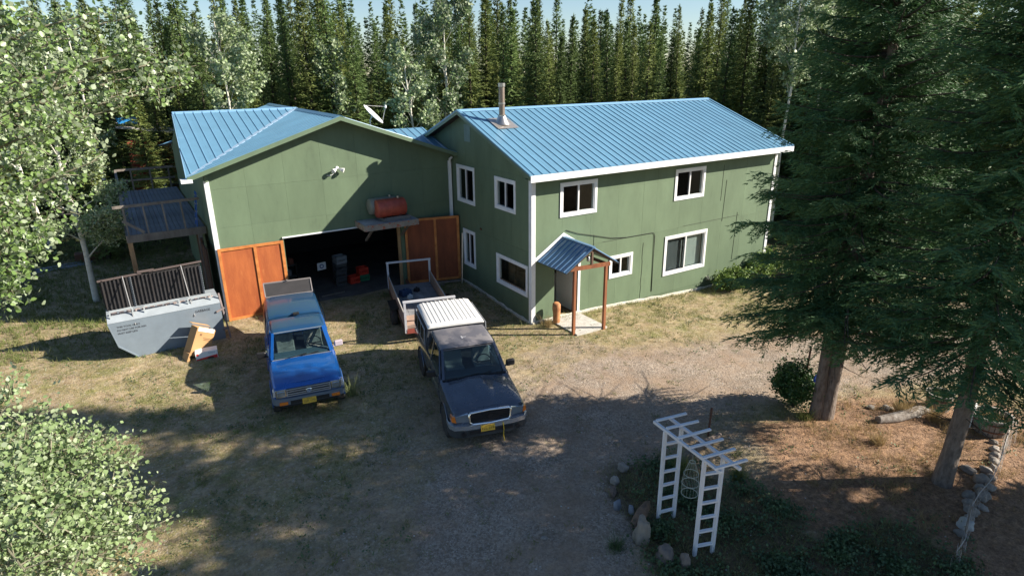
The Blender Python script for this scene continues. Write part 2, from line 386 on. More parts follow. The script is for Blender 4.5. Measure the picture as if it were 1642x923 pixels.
# ------------------------------------------------------------------ house
FR = lambda u, v, w: (u, -w, v)
GA = lambda u, v, w: (-w, u, v)
def GF(u, v, w): return (u, 5.556-w, v)
def wall_with_panels(parent, fn, x0, x1, z0, z1, holes, clips, us, vs, m, name='wall', jit=.0025):
    mb = MB()
    for p in panel_polys(x0, x1, z0, z1, holes, clips): mb.prism(p, fn, -.14, -.02)
    w = mb.build(name, m, parent)
    for i in range(len(us)-1):
        for j in range(len(vs)-1):
            g = .0018; ps = panel_polys(us[i]+g, us[i+1]-g, vs[j]+g, vs[j+1]-g, holes, clips)
            if not ps: continue
            k = MB(); t = rnd.uniform(0, jit)
            for p in ps: k.prism(p, fn, -.021, t)
            k.build('siding_panel', m, w)
    return w
def window(parent, fn, u0, u1, z0, z1, cas=.10, style='slider', label=None, holes=None):
    """casing = outer frame; opening inside it"""
    mb = MB(); a, b, c, d = u0, u1, z0, z1
    def fr(a, b, c, d, t, w0, w1):
        mb.prism([(a, c), (b, c), (b, c+t), (a, c+t)], fn, w0, w1); mb.prism([(a, d-t), (b, d-t), (b, d), (a, d)], fn, w0, w1)
        mb.prism([(a, c+t), (a+t, c+t), (a+t, d-t), (a, d-t)], fn, w0+.001, w1-.001); mb.prism([(b-t, c+t), (b, c+t), (b, d-t), (b-t, d-t)], fn, w0+.001, w1-.001)
    fr(a, b, c, d, cas, .006, .032)
    w = mb.build('window', trimw, parent, label=label)
    mb = MB(); i = cas-.005; fr(a+i, b-i, c+i, d-i, .045, -.10, .012)
    mb.build('frame', white, w)
    i = cas+.03; a, b, c, d = a+i, b-i, c+i, d-i; m_ = (a+b)/2
    def pane(a, b, w0, m=glass):
        k = MB(); k.prism([(a, c), (b, c), (b, d), (a, d)], fn, w0, w0+.006); k.build('pane', m, w)
    if style == 'picture':
        pane(a, b, -.05)
    else:
        k = MB(); k.prism([(m_-.028, c), (m_+.028, c), (m_+.028, d), (m_-.028, d)], fn, -.07, .006); k.build('mullion', white, w)
        pane(a, m_-.03, -.05); pane(m_+.03, b, -.035)
        k = MB()
        k.prism([(a, c), (m_-.03, c), (m_-.03, d), (a, d)], fn, -.018, -.017); k.build('insect_screen', screenm, w)
    if 'blind' in style:
        for (p, q) in ((a, m_-.04), (m_+.04, b)):
            k = MB(); z = c+.02
            while z < d: k.prism([(p, z), (q, z), (q, z+.028), (p, z+.028)], fn, -.15, -.146); z += .042
            k.build('blind', blindm, w, fix=False)
    return w
screenm = glass_mat('insect_screen', (.72, .72, .74), 1.02)
blindm = mat('blind_slats', (.60, .62, .58), .6)
HL, HD, HE, HR_, HY = 12.2, 8.45, 5.11, 6.81, 4.2
OE = .46; RY = 5.0
house = thing('green_house', 'two storey green house with ribbed blue metal roof and white trimmed windows', 'house')
FW = dict(a=(1.109, 2.667, 3.545, 4.692), b=(6.371, 7.975, 3.494, 4.656), c=(6.062, 8.376, .601, 2.162), d=(3.346, 4.457, 1.003, 1.845))
GW = dict(a=(3.712, 5.093, 3.426, 4.826), b=(.922, 2.269, 3.629, 4.737), c=(.206, 2.233, .905, 2.010), d=(3.789, 4.723, .964, 2.410))
def hole(w, c=.085): return (w[0]+c, w[1]-c, w[2]+c, w[3]-c)
DOOR = (.93, 1.93, -.1, 2.06)
fh = [hole(w) for w in FW.values()]+[DOOR]
gh = [hole(w) for w in GW.values()]
k_f = (HR_-HE)/(HY+OE)
wall_with_panels(house, FR, 0, HL, -.55, 5.02, fh, [], [0, 1.22, 2.44, 3.66, 4.84, 5.5, 6.72, 7.94, 9.16, 10.38, 11.3, HL], [-.1, 2.42, 4.3, 5.02], green)
# roof underside line over the gable: front slope z = HE-.06 + k*(y+.27); rear slope mirrored at HY
cl_front = (-k_f, 1, HE-.07+k_f*OE); cl_rear = (k_f, 1, HE-.07+k_f*OE+2*k_f*HY)
wall_with_panels(house, GA, 0, HD, -.25, 7, gh, [cl_front, cl_rear], [0, 1.22, 2.44, 3.66, 4.4, 5.55, 6.8, HD], [0, 2.5, 4.95, 7], green)
mb = MB()   # far gable and rear walls
for p in panel_polys(0, HD, -.5, 7, [], [cl_front, cl_rear]): mb.prism(p, lambda u, v, w: (HL+w, u, v), -.12, 0)
mb.build('wall', green, house)
mb = MB(); mb.b2((.0, HD-.12, -.5), (HL, HD, 5)); mb.build('wall', green, house)
mb = MB(); mb.b2((.15, .15, 2.45), (HL-.15, HD-.15, 2.65)); mb.build('upper_floor', intw, house)
mb = MB(); mb.b2((.12, .12, -.16), (HL-.12, HD-.12, -.06)); mb.build('ground_floor', mat('brown_floor', (.20, .11, .06), .6, var=.3), house)
mb = MB(); mb.b2((.15, .15, 4.93), (HL-.15, HD-.15, 5.0)); mb.build('ceiling', intw, house)
mb = MB(); mb.b2((3.2, .14, -.05), (3.3, HD-.14, 2.44)); mb.b2((.14, 3.2, -.05), (3.2, 3.3, 2.44)); mb.b2((4.9, .14, 2.66), (5, HD-.14, 4.92)); mb.build('partition_wall', intw, house)
for k, w in FW.items(): window(house, FR, *w, style='blind' if k == 'c' else 'slider', label={'a': 'upper front window over the porch', 'b': 'upper front window near the far end', 'c': 'large lower window with white blinds', 'd': 'small low window beside the porch'}[k])
for k, w in GW.items(): window(house, GA, *w, style='picture' if k == 'c' else 'slider', label={'a': 'upper side window next to the garage downspout', 'b': 'upper side window near the corner', 'c': 'wide low picture window with boards behind it', 'd': 'lower side window behind the open door leaf'}[k])
# roofs ------------------------------------------------------------
def rib_panel(mb, o, ux, uy, nrm, w, pts, pitch=.305, h=.022, th=.012):
    """sheet whose ribs run along uy. pts = polygon (u along eave, v up slope); ribs clipped to the polygon"""
    o, ux, uy, nrm = map(Vector, (o, ux, uy, nrm))
    P3 = lambda u, v, z: o+ux*u+uy*v+nrm*z
    mb.prism(pts, P3, 0, th)
    us = [p[0] for p in pts]; u = (math.floor(min(us)/pitch+.02)+.5)*pitch
    while u < max(us)-.02:
        # v range at u
        hits = []
        for i in range(len(pts)):
            (a, b), (c, d) = pts[i], pts[(i+1) % len(pts)]
            if (a-u)*(c-u) <= 0 and abs(a-c) > 1e-9: hits.append(b+(d-b)*(u-a)/(c-a))
        if len(hits) >= 2 and max(hits)-min(hits) > .05:
            v0, v1 = min(hits), max(hits); wb, wt = .024, .012
            q = [P3(u+s, v, z) for v in (v0+.002, v1-.002) for s, z in ((-wb, th), (-wt, th+h), (wt, th+h), (wb, th))]
            mb.add(q, [(0, 1, 5, 4), (1, 2, 6, 5), (2, 3, 7, 6), (0, 3, 2, 1), (4, 5, 6, 7)])
        u += pitch
def roof_slope(parent, o, ux, uy, nrm, poly, m, pw=.915, name='roof'):
    """deck slab + separate ribbed sheets"""
    o, ux, uy, nrm = map(Vector, (o, ux, uy, nrm))
    mb = MB(); mb.prism(poly, lambda u, v, z: o+ux*u+uy*v+nrm*z, -.07, -.002); slab = mb.build(name, dark, parent)
    us = [p[0] for p in poly]; u = min(us)
    while u < max(us)-1e-3:
        e = min(u+pw, max(us)); q = clip(clip(poly, 1, 0, e-.001), -1, 0, -u-.001)
        if len(q) >= 3:
            k = MB(); rib_panel(k, o+nrm*rnd.uniform(0, .003), ux, uy, nrm, pw, q); k.build('roof_panel', m, slab)
        u = e
    return slab
def slope_vec(dx, dy, k):   # unit vector up the slope, and normal, for horizontal up direction (dx,dy)
    u = Vector((dx, dy, k)).normalized(); return u
sl_len = math.hypot(HY+OE, HR_-HE)
uy = slope_vec(0, 1, k_f); nr = Vector((1, 0, 0)).cross(uy)
roof_slope(house, (-.35, -OE, HE), (1, 0, 0), uy, nr, [(0, 0), (HL+.7, 0), (HL+.7, sl_len), (0, sl_len)], roofm)
uy = slope_vec(0, -1, k_f); nr = Vector((-1, 0, 0)).cross(uy)
rl = sl_len+.05
roof_slope(house, (HL+.35, 2*HY+OE+.02, HE-.006), (-1, 0, 0), uy, nr, [(0, 0), (HL+.7, 0), (HL+.7, sl_len), (0, sl_len)], roofm)
def ridge_cap(parent, a, b, m, w=.16, k=.37):
    a = Vector(a); b = Vector(b); d = (b-a).normalized(); s = Vector((d.y, -d.x, 0)).normalized(); mb = MB(); z = Vector((0, 0, 1))
    for e in (-1, 1):
        q = [a+z*.05, b+z*.05, b+s*e*w-z*(w*k-.045), a+s*e*w-z*(w*k-.045)]; mb.add(q+[p-z*.012 for p in q], [(0, 1, 2, 3), (7, 6, 5, 4), (0, 4, 5, 1), (1, 5, 6, 2), (2, 6, 7, 3), (3, 7, 4, 0)])
    return mb.build('ridge_cap', m, parent)
ridge_cap(house, (-.36, HY, HR_), (HL+.36, HY, HR_), mat('pale_ridge_cap', (.20, .38, .58), .4, var=.1))
mb = MB(); mb.b2((-.36, -OE-.04, HE-.20), (HL+.36, -OE-.005, HE+.005)); mb.build('fascia', trimw, house)
mb = MB(); mb.b2((-.3, -OE, HE-.16), (HL+.3, -.01, HE-.14)); mb.build('soffit', ggreen, house)
def rake(parent, x, y0, z0, y1, z1, m, t=.03, h=.13, swap=False):
    mb = MB(); f = (lambda u, v, w: (w, u, v)) if not swap else (lambda u, v, w: (u, w, v))
    mb.prism([(y0, z0-h), (y1, z1-h), (y1, z1), (y0, z0)], f, x, x+t); return mb.build('rake_board', m, parent)
for xx in (-.385, HL+.355):
    rake(house, xx, -OE, HE+.01, HY, HR_+.01, ggreen if xx < 0 else trimw); rake(house, xx, 2*HY+OE, HE+.01, HY+.001, HR_+.01, ggreen if xx < 0 else trimw)
# rake metal trim, blue
mb = MB()
for (y0, z0, y1, z1) in ((-OE-.01, HE+.02, HY, HR_+.02), (2*HY+OE, HE+.02, HY+.002, HR_+.02)):
    mb.prism([(y0, z0-.03), (y1, z1-.03), (y1, z1+.03), (y0, z0+.03)], lambda u, v, w: (w, u, v), -.39, -.30)
    mb.prism([(y0, z0-.03), (y1, z1-.03), (y1, z1+.03), (y0, z0+.03)], lambda u, v, w: (w, u, v), HL+.30, HL+.39)
mb.build('rake_trim', roofm, house, kind='stuff')
for (a, b) in (((-.03, -.035), (.13, -.006)), ((HL-.12, -.035), (HL+.03, -.006))):
    mb = MB(); mb.b2((a[0], a[1], -.05 if a[0] < 1 else -.45), (b[0], b[1], 4.9)); mb.build('corner_board', trimw, house)
mb = MB(); mb.b2((-.036, -.004, 0), (-.006, .12, 4.9)); mb.build('corner_board', trimw, house)
mb = MB()   # pale foundation strip following the ground
n = 40
for (fn, a, b) in ((lambda t: (t*HL, -.02), 0, HL), (lambda t: (-.02, t*5.5), 0, 5.5)):
    vs = []; fs = []
    for i in range(n+1):
        x, y = fn(i/n); z = gz(x, y)
        o = (0, -.05) if fn(1)[0] > 1 else (-.05, 0)
        h = .09+.05*nz(x*3, y*3, 1)
        vs += [(x, y, z+h), (x+o[0], y+o[1], z+h-.02), (x+o[0]*1.3, y+o[1]*1.3, z-.3)]
    for i in range(n): fs += [(3*i, 3*i+1, 3*i+4, 3*i+3), (3*i+1, 3*i+2, 3*i+5, 3*i+4)]
    mb.add(vs, fs)
mb.build('foundation_strip', foam, house)
# door opening, jambs, interior bits
mb = MB(); mb.b2((1.93, -.03, -.06), (2.03, .02, 2.06)); mb.b2((.93, -.02, 2.06), (2.03, .02, 2.14)); mb.b2((1.935, .02, -.06), (1.97, .16, 2.06)); mb.build('door_frame', trimw, house)
mb = MB(); mb.b2((1.02, 1.5, -.05), (2.6, 2.0, 1.05)); mb.b2((1.05, 1.46, .6), (1.7, 1.495, .63)); mb.build('white_cabinet', white, house)
mb = MB(); mb.b2((2.0, .4, -.05), (2.05, 1.35, 2.2)); mb.b2((1.2, 1.7, 1.3), (2.4, 2.0, 1.34)); mb.build('inside_door', white, house)
mb = MB(); mb.b2((.04, .35, 1.0), (.10, 2.15, 1.08)); mb.beam((.14, .7, .95), (.3, .8, 1.95), .05); mb.beam((.14, 1.25, .95), (.25, 1.35, 1.95), .05); mb.beam((.2, .3, 1.65), (.3, 1.4, 1.5), .04); mb.b2((.4, .4, .9), (.44, 2.1, 1.8)); mb.build('leaning_board', mat('dull_plank', (.28, .17, .09), .8, var=.4), house)
# chimney
ch = MB(); cx, cy = .78, 3.02; zr = HE+k_f*(cy+OE)
ch.lathe([(.105, zr+.1), (.105, zr+1.28)], (cx, cy, 0), n=20)
chim = ch.build('chimney', mat('chimney_pipe', (.36, .29, .24), .42, .75, var=.35, vscale=5, stretch=(1, 1, .4)), house, smooth=40)
c2 = MB(); c2.lathe([(.112, zr+.66), (.118, zr+.66), (.118, zr+.72), (.112, zr+.72)], (cx, cy, 0), close=True); c2.lathe([(.11, zr+1.24), (.125, zr+1.24), (.125, zr+1.36), (.11, zr+1.36)], (cx, cy, 0), close=True); c2.build('pipe_band', steel, chim, smooth=40)
c2 = MB(); c2.lathe([(.30, zr-.02), (.2, zr+.12), (.145, zr+.26), (.15, zr+.27), (.15, zr+.31), (.12, zr+.31)], (cx, cy, 0)); c2.build('flashing_cone', steel, chim, smooth=40)
c2 = MB(); q = [(-.42, -.45), (.42, -.45), (.42, .36), (-.42, .36)]
c2.prism(q, lambda u, v, w: (cx+u, cy+v, HE+k_f*(cy+v+OE)+.045+w), 0, .006); c2.build('flashing_plate', mat('dull_flashing', (.62, .56, .50), .4, .75, var=.2), chim)
# wall clutter
mb = MB(); mb.tube([(1.38, -.02, 3.09), (1.9, -.025, 2.9), (2.62, -.025, 2.72), (3.4, -.025, 2.52), (4.1, -.02, 2.44), (5.42, -.02, 2.42), (5.49, -.02, 2.36), (5.53, -.02, 0.1)], .010, 5); mb.build('cable', blackp, house)
mb = MB(); mb.b2((5.25, -.05, 4.86), (6.2, -.012, 4.93)); mb.build('bare_soffit_board', woodn, house)
mb = MB(); mb.box((8.62, -.04, .06), (.14, .08, .14)); mb.tube([(8.62, -.05, .06), (8.62, -.13, .03)], .05, 8); mb.build('dryer_vent', steel, house)
mb = MB(); mb.b2((-.012, 3.95, 5.72), (-.004, 4.4, 6.32)); mb.build('gable_vent', mat('painted_vent', (.16, .24, .22), .6, var=.2), house)
mb = MB(); mb.tube([(-.02, 3.3, 2.66), (-.05, 3.3, 2.64)], .05, 8); mb.build('faucet', rust, house)
mb = MB()
for i in range(7): mb.beam((4.95+rnd.uniform(-.02, .02), -.0065, -.2+i*.33), (4.95+rnd.uniform(-.02, .02), -.0065, .12+i*.33), .012, .004)
for (a, b, c, d) in ((5.53, .1, 5.53, 2.3), (10.05, .6, 10.1, 2.6), (9.2, 2.35, 9.25, 4.0), (9.0, 3.2, 9.02, 4.6), (7.0, 2.45, 10.2, 2.48), (3.0, 2.43, 4.9, 2.42), (2.6, 2.2, 2.6, 2.75)): mb.beam((a, -.006, b), (c, -.006, d), .014, .004)
mb.build('joint_crack', dark, house)

# porch ------------------------------------------------------------
porch = thing('entry_porch', 'small blue metal gable porch on two brown posts over the front door', 'porch', (0, 0, 0))
kx = .66/1.07; xa, za = 1.27, 2.86; sl = math.hypot(1.07, .66)
for s, lab in ((-1, 0), (1, 1)):
    up = Vector((-s, 0, kx)).normalized(); ed = Vector((0, -1, 0)) if s < 0 else Vector((0, 1, 0)); nr = ed.cross(up)
    if nr.z < 0: nr = -nr
    o = Vector((xa+s*1.07, -.03 if s < 0 else -1.62, za-.66))
    k = MB(); k.prism([(0, 0), (1.59, 0), (1.59, sl), (0, sl)], lambda u, v, w: o+ed*u+up*v+nr*w, -.03, -.002); deckp = k.build('roof_deck', blackp, porch)
    k = MB(); rib_panel(k, o, ed, up, nr, 1, [(0, 0), (1.59, 0), (1.59, sl), (0, sl)], pitch=.225, h=.03); k.build('roof_panel', roofd, deckp)
k = MB(); k.b2((xa-.06, -1.63, za+.01), (xa+.06, -.02, za+.045)); k.build('ridge_cap', roofd, porch)
k = MB()
for s in (-1, 1): k.prism([(xa, za+.02), (xa, za+.17), (xa+s*1.15, za-.66+.11), (xa+s*1.15, za-.68)], FR, .008, .035)
k.build('wall_flashing', trimw, porch)
for (px, py, tx) in ((.66, -1.46, .66), (1.80, -1.62, 1.80)):
    k = MB(); k.beam((px, py, gz(px, py)-.05), (tx, py, 2.20), .09); k.build('post', redwood, porch)
k = MB(); k.beam((.5, -1.45, 2.24), (1.95, -1.63, 2.24), .07, .12); k.build('beam', redwood, porch)
k = MB(); k.beam((1.27, -1.54, 2.3), (1.27, -1.54, 2.82), .07)
k.beam((.3, -1.56, 2.22), (1.27, -1.56, 2.80), .04, .07); k.beam((2.25, -1.56, 2.22), (1.27, -1.56, 2.80), .04, .07)
k.beam((.68, -1.4, 2.24), (.68, -.05, 2.24), .06, .09); k.beam((1.85, -1.5, 2.24), (1.85, -.05, 2.24), .06, .09); k.build('rafter', mat('dark_rafter', (.10, .06, .04), .8), porch)
k = MB(); k.lathe([(.045, 0), (.06, .02), (.05, .14), (.03, .16)], (1.16, -1.5, 2.42), n=10); k.tube([(1.16, -1.5, 2.58), (1.16, -1.5, 2.7)], .01, 5); k.build('lantern', steel, porch, smooth=40)
slab = MB(); slab.b2((.70, -1.62, -.12), (1.95, -.12, .035)); slab.rough(.02, 2)
tag(slab.build('concrete_slab', conc), 'pale concrete slab under the porch roof at the doorway', 'slab')
st = MB(); st.lathe([(.13, 0), (.125, .3), (.14, .5), (.13, .66), (.10, .70)], (0, 0, 0), n=12); st.rough(.03, 5)
o = st.build('carved_log', mat('peeled_log', (.50, .24, .10), .7, col2=(.30, .12, .05), vscale=7), smooth=50); o.location = (.78, -.36, .03); tag(o, 'short orange brown log standing on end left of the porch doorway', 'log')

# ------------------------------------------------------------------ garage
GY, GWd = 5.556, 8.70
gx0, gxa, gz_a = -9.22, -4.34, 6.75
kw = (gz_a-5.175)/(gxa-gx0); ke = (gz_a-5.175)/(.15-gxa)
garage = thing('green_garage', 'green gable fronted garage with wide dark doorway and blue metal roof', 'garage')
clg = [(-kw, 1, gz_a-.07-kw*gxa), (ke, 1, gz_a-.07+ke*gxa)]
GDOOR = (-6.55, -2.26, -1, 2.80)
wall_with_panels(garage, GF, -GWd, 0, -.1, 7, [GDOOR], clg, [-8.7, -7.5, -6.26, -5.0, -3.75, -2.5, -1.25, 0], [-.1, 2.3, 3.40, 4.66, 7], green)
for p0, h in ((0, 0),):
    mb = MB(); mb.b2((-GWd, 5.7, -.1), (-GWd+.12, 15.6, 4.95)); mb.b2((-GWd, 15.5, -.1), (0, 15.62, 4.95)); mb.b2((-.16, 8.5, -.1), (-.02, 15.6, 4.95)); mb.build('wall', green, garage)
    mb = MB()
    for p in panel_polys(5.4, 15.9, 4.95, 7, [], [(-.28, 1, 6.66-.28*10.65), (.28, 1, 6.66+.28*10.65)]): mb.prism(p, lambda u, v, w: (-GWd+w, u, v), 0, .1)
    mb.build('side_gable', green, garage)
mb = MB(); mb.b2((-8.55, 5.75, .02), (-.2, 15.5, .14)); mb.build('garage_floor', mat('dirty_concrete', (.14, .13, .12), .9, var=.4, vscale=2), garage)
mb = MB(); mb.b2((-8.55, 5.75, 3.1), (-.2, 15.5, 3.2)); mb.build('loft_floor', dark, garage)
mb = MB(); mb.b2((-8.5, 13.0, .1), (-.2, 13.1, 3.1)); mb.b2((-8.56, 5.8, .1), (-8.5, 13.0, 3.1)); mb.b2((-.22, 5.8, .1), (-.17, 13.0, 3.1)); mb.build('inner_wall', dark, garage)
# roof planes
uw = slope_vec(1, 0, kw); nw = uw.cross(Vector((0, 1, 0))); nw = nw if nw.z > 0 else -nw
Lw = math.hypot(gxa-gx0, gz_a-5.175); y_v = 10.62
# west plane: u along -y from y=... ; polygon between rake y=5.36 and valley, plus strip beyond the cross ridge
O = Vector((gx0, 0, 5.175))
roof_slope(garage, O, (0, 1, 0), uw, nw, [(RY, 0), (10.64, Lw), (RY, Lw)], roofm)
roof_slope(garage, O, (0, 1, 0), uw, nw, [(10.66, Lw), (15.6, .0), (15.6, Lw)], roofm)
# cross gable, front (falls to -y) and rear
kc = (6.775-5.175)/(10.65-RY); uc = slope_vec(0, 1, kc); nc = Vector((1, 0, 0)).cross(uc); Lc = math.hypot(10.65-RY, 1.60)
roof_slope(garage, (gx0, RY, 5.185), (1, 0, 0), uc, nc, [(0, 0), (4.88, Lc), (.38, Lc)], roofm)
ucr = slope_vec(0, -1, kc); ncr = Vector((-1, 0, 0)).cross(ucr)
roof_slope(garage, (gx0+4.86, 21.3-RY, 5.185), (-1, 0, 0), ucr, ncr, [(4.10, 0), (4.48, Lc), (0, Lc)], roofm)
ue = slope_vec(-1, 0, ke); ne = Vector((0, 1, 0)).cross(ue); ne = ne if ne.z > 0 else -ne
Le = math.hypot(.15-gxa, gz_a-5.175)
Lh = Le*(.02-gxa)/(.15-gxa)
roof_slope(garage, (.15, 0, 5.175), (0, 1, 0), ue, ne, [(RY, Le-Lh), (6.05, Le-Lh), (8.0, Le*.45), (15.6, Le*.45), (15.6, Le), (RY, Le)], roofm)
roof_slope(garage, (.15, 0, 5.175), (0, 1, 0), ue, ne, [(8.01, Le-Lh), (15.6, Le-Lh), (15.6, Le*.45-.002), (8.01, Le*.45-.002)], roofm)
# small link roof against the house wall
kp = .30; up_ = slope_vec(0, 1, kp); np_ = Vector((1, 0, 0)).cross(up_); y0 = 5.40
Lp = math.hypot(2.55, 2.55*kp)
roof_slope(garage, (-2.1, y0, 5.20), (1, 0, 0), up_, np_, [(2.07, .12), (2.07, Lp), (.22, Lp)], roofm)
mb = MB(); mb.prism([(7.95, 5.0), (7.95, 5.95), (8.05, 5.95), (8.05, 5.0)], lambda u, v, w: (w, u, v), -1.85, -.03); mb.build('link_wall', green, garage)
ridge_cap(garage, (gxa, RY, gz_a), (gxa, 15.6, gz_a), roofm)
ridge_cap(garage, (gx0+.36, 10.65, 6.775), (gxa, 10.65, 6.775), mat('pale_ridge_cap', (.2, .38, .58)))
mb = MB(); mb.beam((gx0+.03, RY+.04, 5.21), (gxa-.02, 10.63, 6.80), .16, .015, (0, 0, 1)); mb.build('valley_flashing', mat('valley_metal', (.30, .42, .55), .4, var=.1), garage)
mb = MB()
mb.prism([(gx0, 5.175-.12), (gxa, gz_a-.12), (gxa, gz_a+.015), (gx0, 5.19)], lambda u, v, w: (u, w, v), RY-.035, RY-.003)
mb.build('rake_board', ggreen, garage)
mb = MB(); mb.prism([(gxa+.001, gz_a-.12), (.15, 5.055), (.15, 5.19), (gxa+.001, gz_a+.015)], lambda u, v, w: (u, w, v), RY-.035, RY-.003); mb.build('rake_board', ggreen, garage)
mb = MB(); mb.prism([(RY, 5.03), (10.65, 6.62), (10.65, 6.79), (RY, 5.20)], lambda u, v, w: (w+.38*(u-RY)/(10.65-RY), u, v), gx0-.03, gx0-.001); mb.prism([(21.3-RY, 5.03), (10.651, 6.62), (10.651, 6.79), (21.3-RY, 5.20)], lambda u, v, w: (w+.38*(u-RY)/(10.65-RY), u, v), gx0-.03, gx0-.001); mb.build('rake_board', mat('side_rake_metal', (.20, .36, .52), .5), garage)
mb = MB(); mb.b2((gx0-.18, RY-.06, 5.02), (gx0+.14, RY+.25, 5.13)); mb.build('gutter_end', trimw, garage)
mb = MB(); mb.b2((-GWd-.03, GY-.035, -.1), (-GWd+.12, GY-.006, 4.95)); mb.b2((-GWd-.03, GY-.006, -.1), (-GWd-.005, GY+.1, 4.95)); mb.build('corner_board', trimw, garage)
mb = MB(); mb.tube([(-.1, 5.30, 5.05), (-.12, 5.42, 4.98), (-.12, 5.48, 4.85)], .045, 8); mb.b2((-.17, 5.45, 2.45), (-.06, 5.53, 4.9)); mb.build('downspout', trimw, garage)
mb = MB(); mb.b2((-6.6, GY-.06, 2.79), (-2.2, GY-.008, 2.83)); mb.build('door_track', trimw, garage)
for yy in (5.62,):
    mb = MB(); mb.b2((-2.36, yy, .1), (-2.26, yy+.1, 2.8)); mb.build('post', woodn, garage)
# security light
sec = thing('security_light', 'white twin flood light with hanging wire high on the garage gable', 'light', (-4.46, GY-.01, 5.0))
k = MB(); k.lathe([(.06, 0), (.06, .03), (.03, .05)], (0, 0, 0), 'y', 10); k.v = [(a, -b, c) for a, b, c in k.v]; k.build('base', white, sec, smooth=40)
for s in (-1, 1):
    k = MB(); d = Vector((s*.8, -.5, -.35)).normalized(); p = Vector((0, -.05, 0)); k.tube([p, p+d*.08, p+d*.1, p+d*.24], [.015, .02, .045, .085], 10); k.build('lamp_head', white, sec, smooth=50)
k = MB(); k.tube([(0, -.03, 0), (-.08, -.04, -.1), (-.2, -.03, -.22), (-.3, -.02, -.24), (-.38, -.015, -.22)], .012, 5); k.build('wire', white, sec)

# doors -------------------------------------------------------------
shadeply = mat('shaded_stained_plywood', (.26, .065, .02), .65, col2=(.15, .035, .012), vscale=3.2, stretch=(1, 1, .22), bump=.2, bscale=40)  # same plywood as the left leaf, with house shade put into the colour
def plydoor(name, label, a, b, z0, z1, y_off, ply=None):
    a = Vector((*a, 0)); b = Vector((*b, 0)); d = (b-a); L = d.length; d.normalize(); nn = Vector((d.y, -d.x, 0))
    t = thing(name, label, 'door', (a.x, a.y, 0), 0, 'orange plywood garage doors')
    P3 = lambda u, v, w: d*u+nn*w+Vector((0, 0, v))
    k = MB(); k.prism([(0, z0), (L, z0), (L, z1), (0, z1)], P3, 0, .02); k.build('plywood_sheet', ply or orange, t)
    for (u0, u1, v0, v1) in ((0, .09, z0, z1), (L-.10, L, z0, z1), (L*.53, L*.53+.09, z0+.09, z1-.09)):
        k = MB(); k.prism([(u0, v0), (u1, v0), (u1, v1), (u0, v1)], P3, .021, .055); k.build('stile', orangef, t)
    for (v0, v1) in ((z0, z0+.09), (z1-.09, z1)):
        for (u0, u1) in ((.092, L-.102),):
            k = MB(); k.prism([(u0, v0), (u1, v0), (u1, v1), (u0, v1)], P3, .021, .052); k.build('rail', orangef, t)
    return t
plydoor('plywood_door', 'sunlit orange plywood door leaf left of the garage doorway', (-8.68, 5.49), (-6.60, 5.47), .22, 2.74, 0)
plydoor('plywood_door', 'shaded red brown plywood door leaf right of the garage doorway', (-2.12, 5.52), (-.06, 5.0), .30, 2.86, 0, shadeply)
for i, (a, b, z) in enumerate((((-2.2, 5.25, .30), (-.1, 4.72, .30), 0), ((-2.05, 5.1, .24), (-.9, 4.8, .22), 0), ((-8.6, 5.3, .16), (-6.7, 5.25, .15), 0))):
    k = MB(); k.beam(a, b, .14, .05, (0, 0, 1)); k.rough(.01, 4)
    tag(k.build('ground_board', wood), ['grey board lying on the ground under the shaded door leaf', 'shorter grey board in front of the shaded door leaf', 'thin grey board on the ground under the sunlit door leaf'][i], 'board')
k = MB(); k.tube([(-.22, 4.6, .2), (-.05, 4.75, 2.2)], .035, 8); tag(k.build('leaning_pipe', steel), 'thin grey pipe leaning beside the shaded door leaf', 'pipe')

# tank shelf ---------------------------------------------------------
pf = thing('tank_shelf', 'weathered wooden shelf bracketed high on the garage wall holding two tanks', 'shelf', (-2.9, GY, 2.9))
x0, x1, yd, zt = -1.05, .95, -1.0, .12
k = MB()
for i in range(5):
    k = MB(); k.b2((x0, -.02-i*.2, zt), (x1, -.2-i*.2, zt+.03)); k.build('plank', mat('grey_plank', (.36, .38, .42), .8, var=.4, vscale=6, rand=.15), pf)
paintb = mat('flaking_paint_board', (.30, .27, .23), .8, stain=((.36, .09, .04), 7, .52, .58), var=.3)
k = MB(); k.b2((x0-.02, -1.05, zt-.17), (x1, -1.02, zt+.035)); k.b2((x0-.05, -1.02, zt-.17), (x0-.02, -.01, zt+.035)); k.build('edge_board', paintb, pf)
k = MB(); k.b2((x0, -1.0, zt-.1), (x1, -.92, zt-.01)); k.beam((x0+.3, -.95, zt-.1), (x0+.3, -.02, zt-.75), .07); k.beam((x1-.3, -.95, zt-.1), (x1-.3, -.02, zt-.75), .07); k.build('bracket', wood, pf)
k = MB(); k.b2((-.25, -.86, zt+.03), (.72, -.80, zt+.18)); k.b2((-.30, -.88, zt+.03), (-.22, -.2, zt+.16)); k.b2((.66, -.80, zt+.03), (.74, -.2, zt+.16)); k.build('cradle', mat('cradle_metal', (.12, .13, .14), .6), pf)
def tank(name, label, c, L, r, m):
    t = thing(name, label, 'tank', c)
    k = MB(); k.lathe([(.01, -L/2-.05), (r*.6, -L/2-.04), (r*.95, -L/2), (r, -L/2+.03), (r, L/2-.03), (r*.95, L/2), (r*.6, L/2+.04), (.01, L/2+.05)], (0, 0, 0), 'x', 28); k.build('shell', m, t, smooth=50)
    for xx in (-L*.22, L*.2):
        k = MB(); k.lathe([(r, xx-.012), (r+.008, xx-.012), (r+.008, xx+.012), (r, xx+.012)], (0, 0, 0), 'x', 28, close=True); k.build('weld_band', m, t, smooth=40)
    k = MB(); k.lathe([(.05, r-.02), (.05, r+.06), (.03, r+.06)], (L*.3, 0, 0), n=10); k.build('filler_cap', steel, t, smooth=40)
tank('red_tank', 'round red steel tank at the front of the shelf', (-2.84, GY-.60, 3.51), 1.06, .325, redtank)
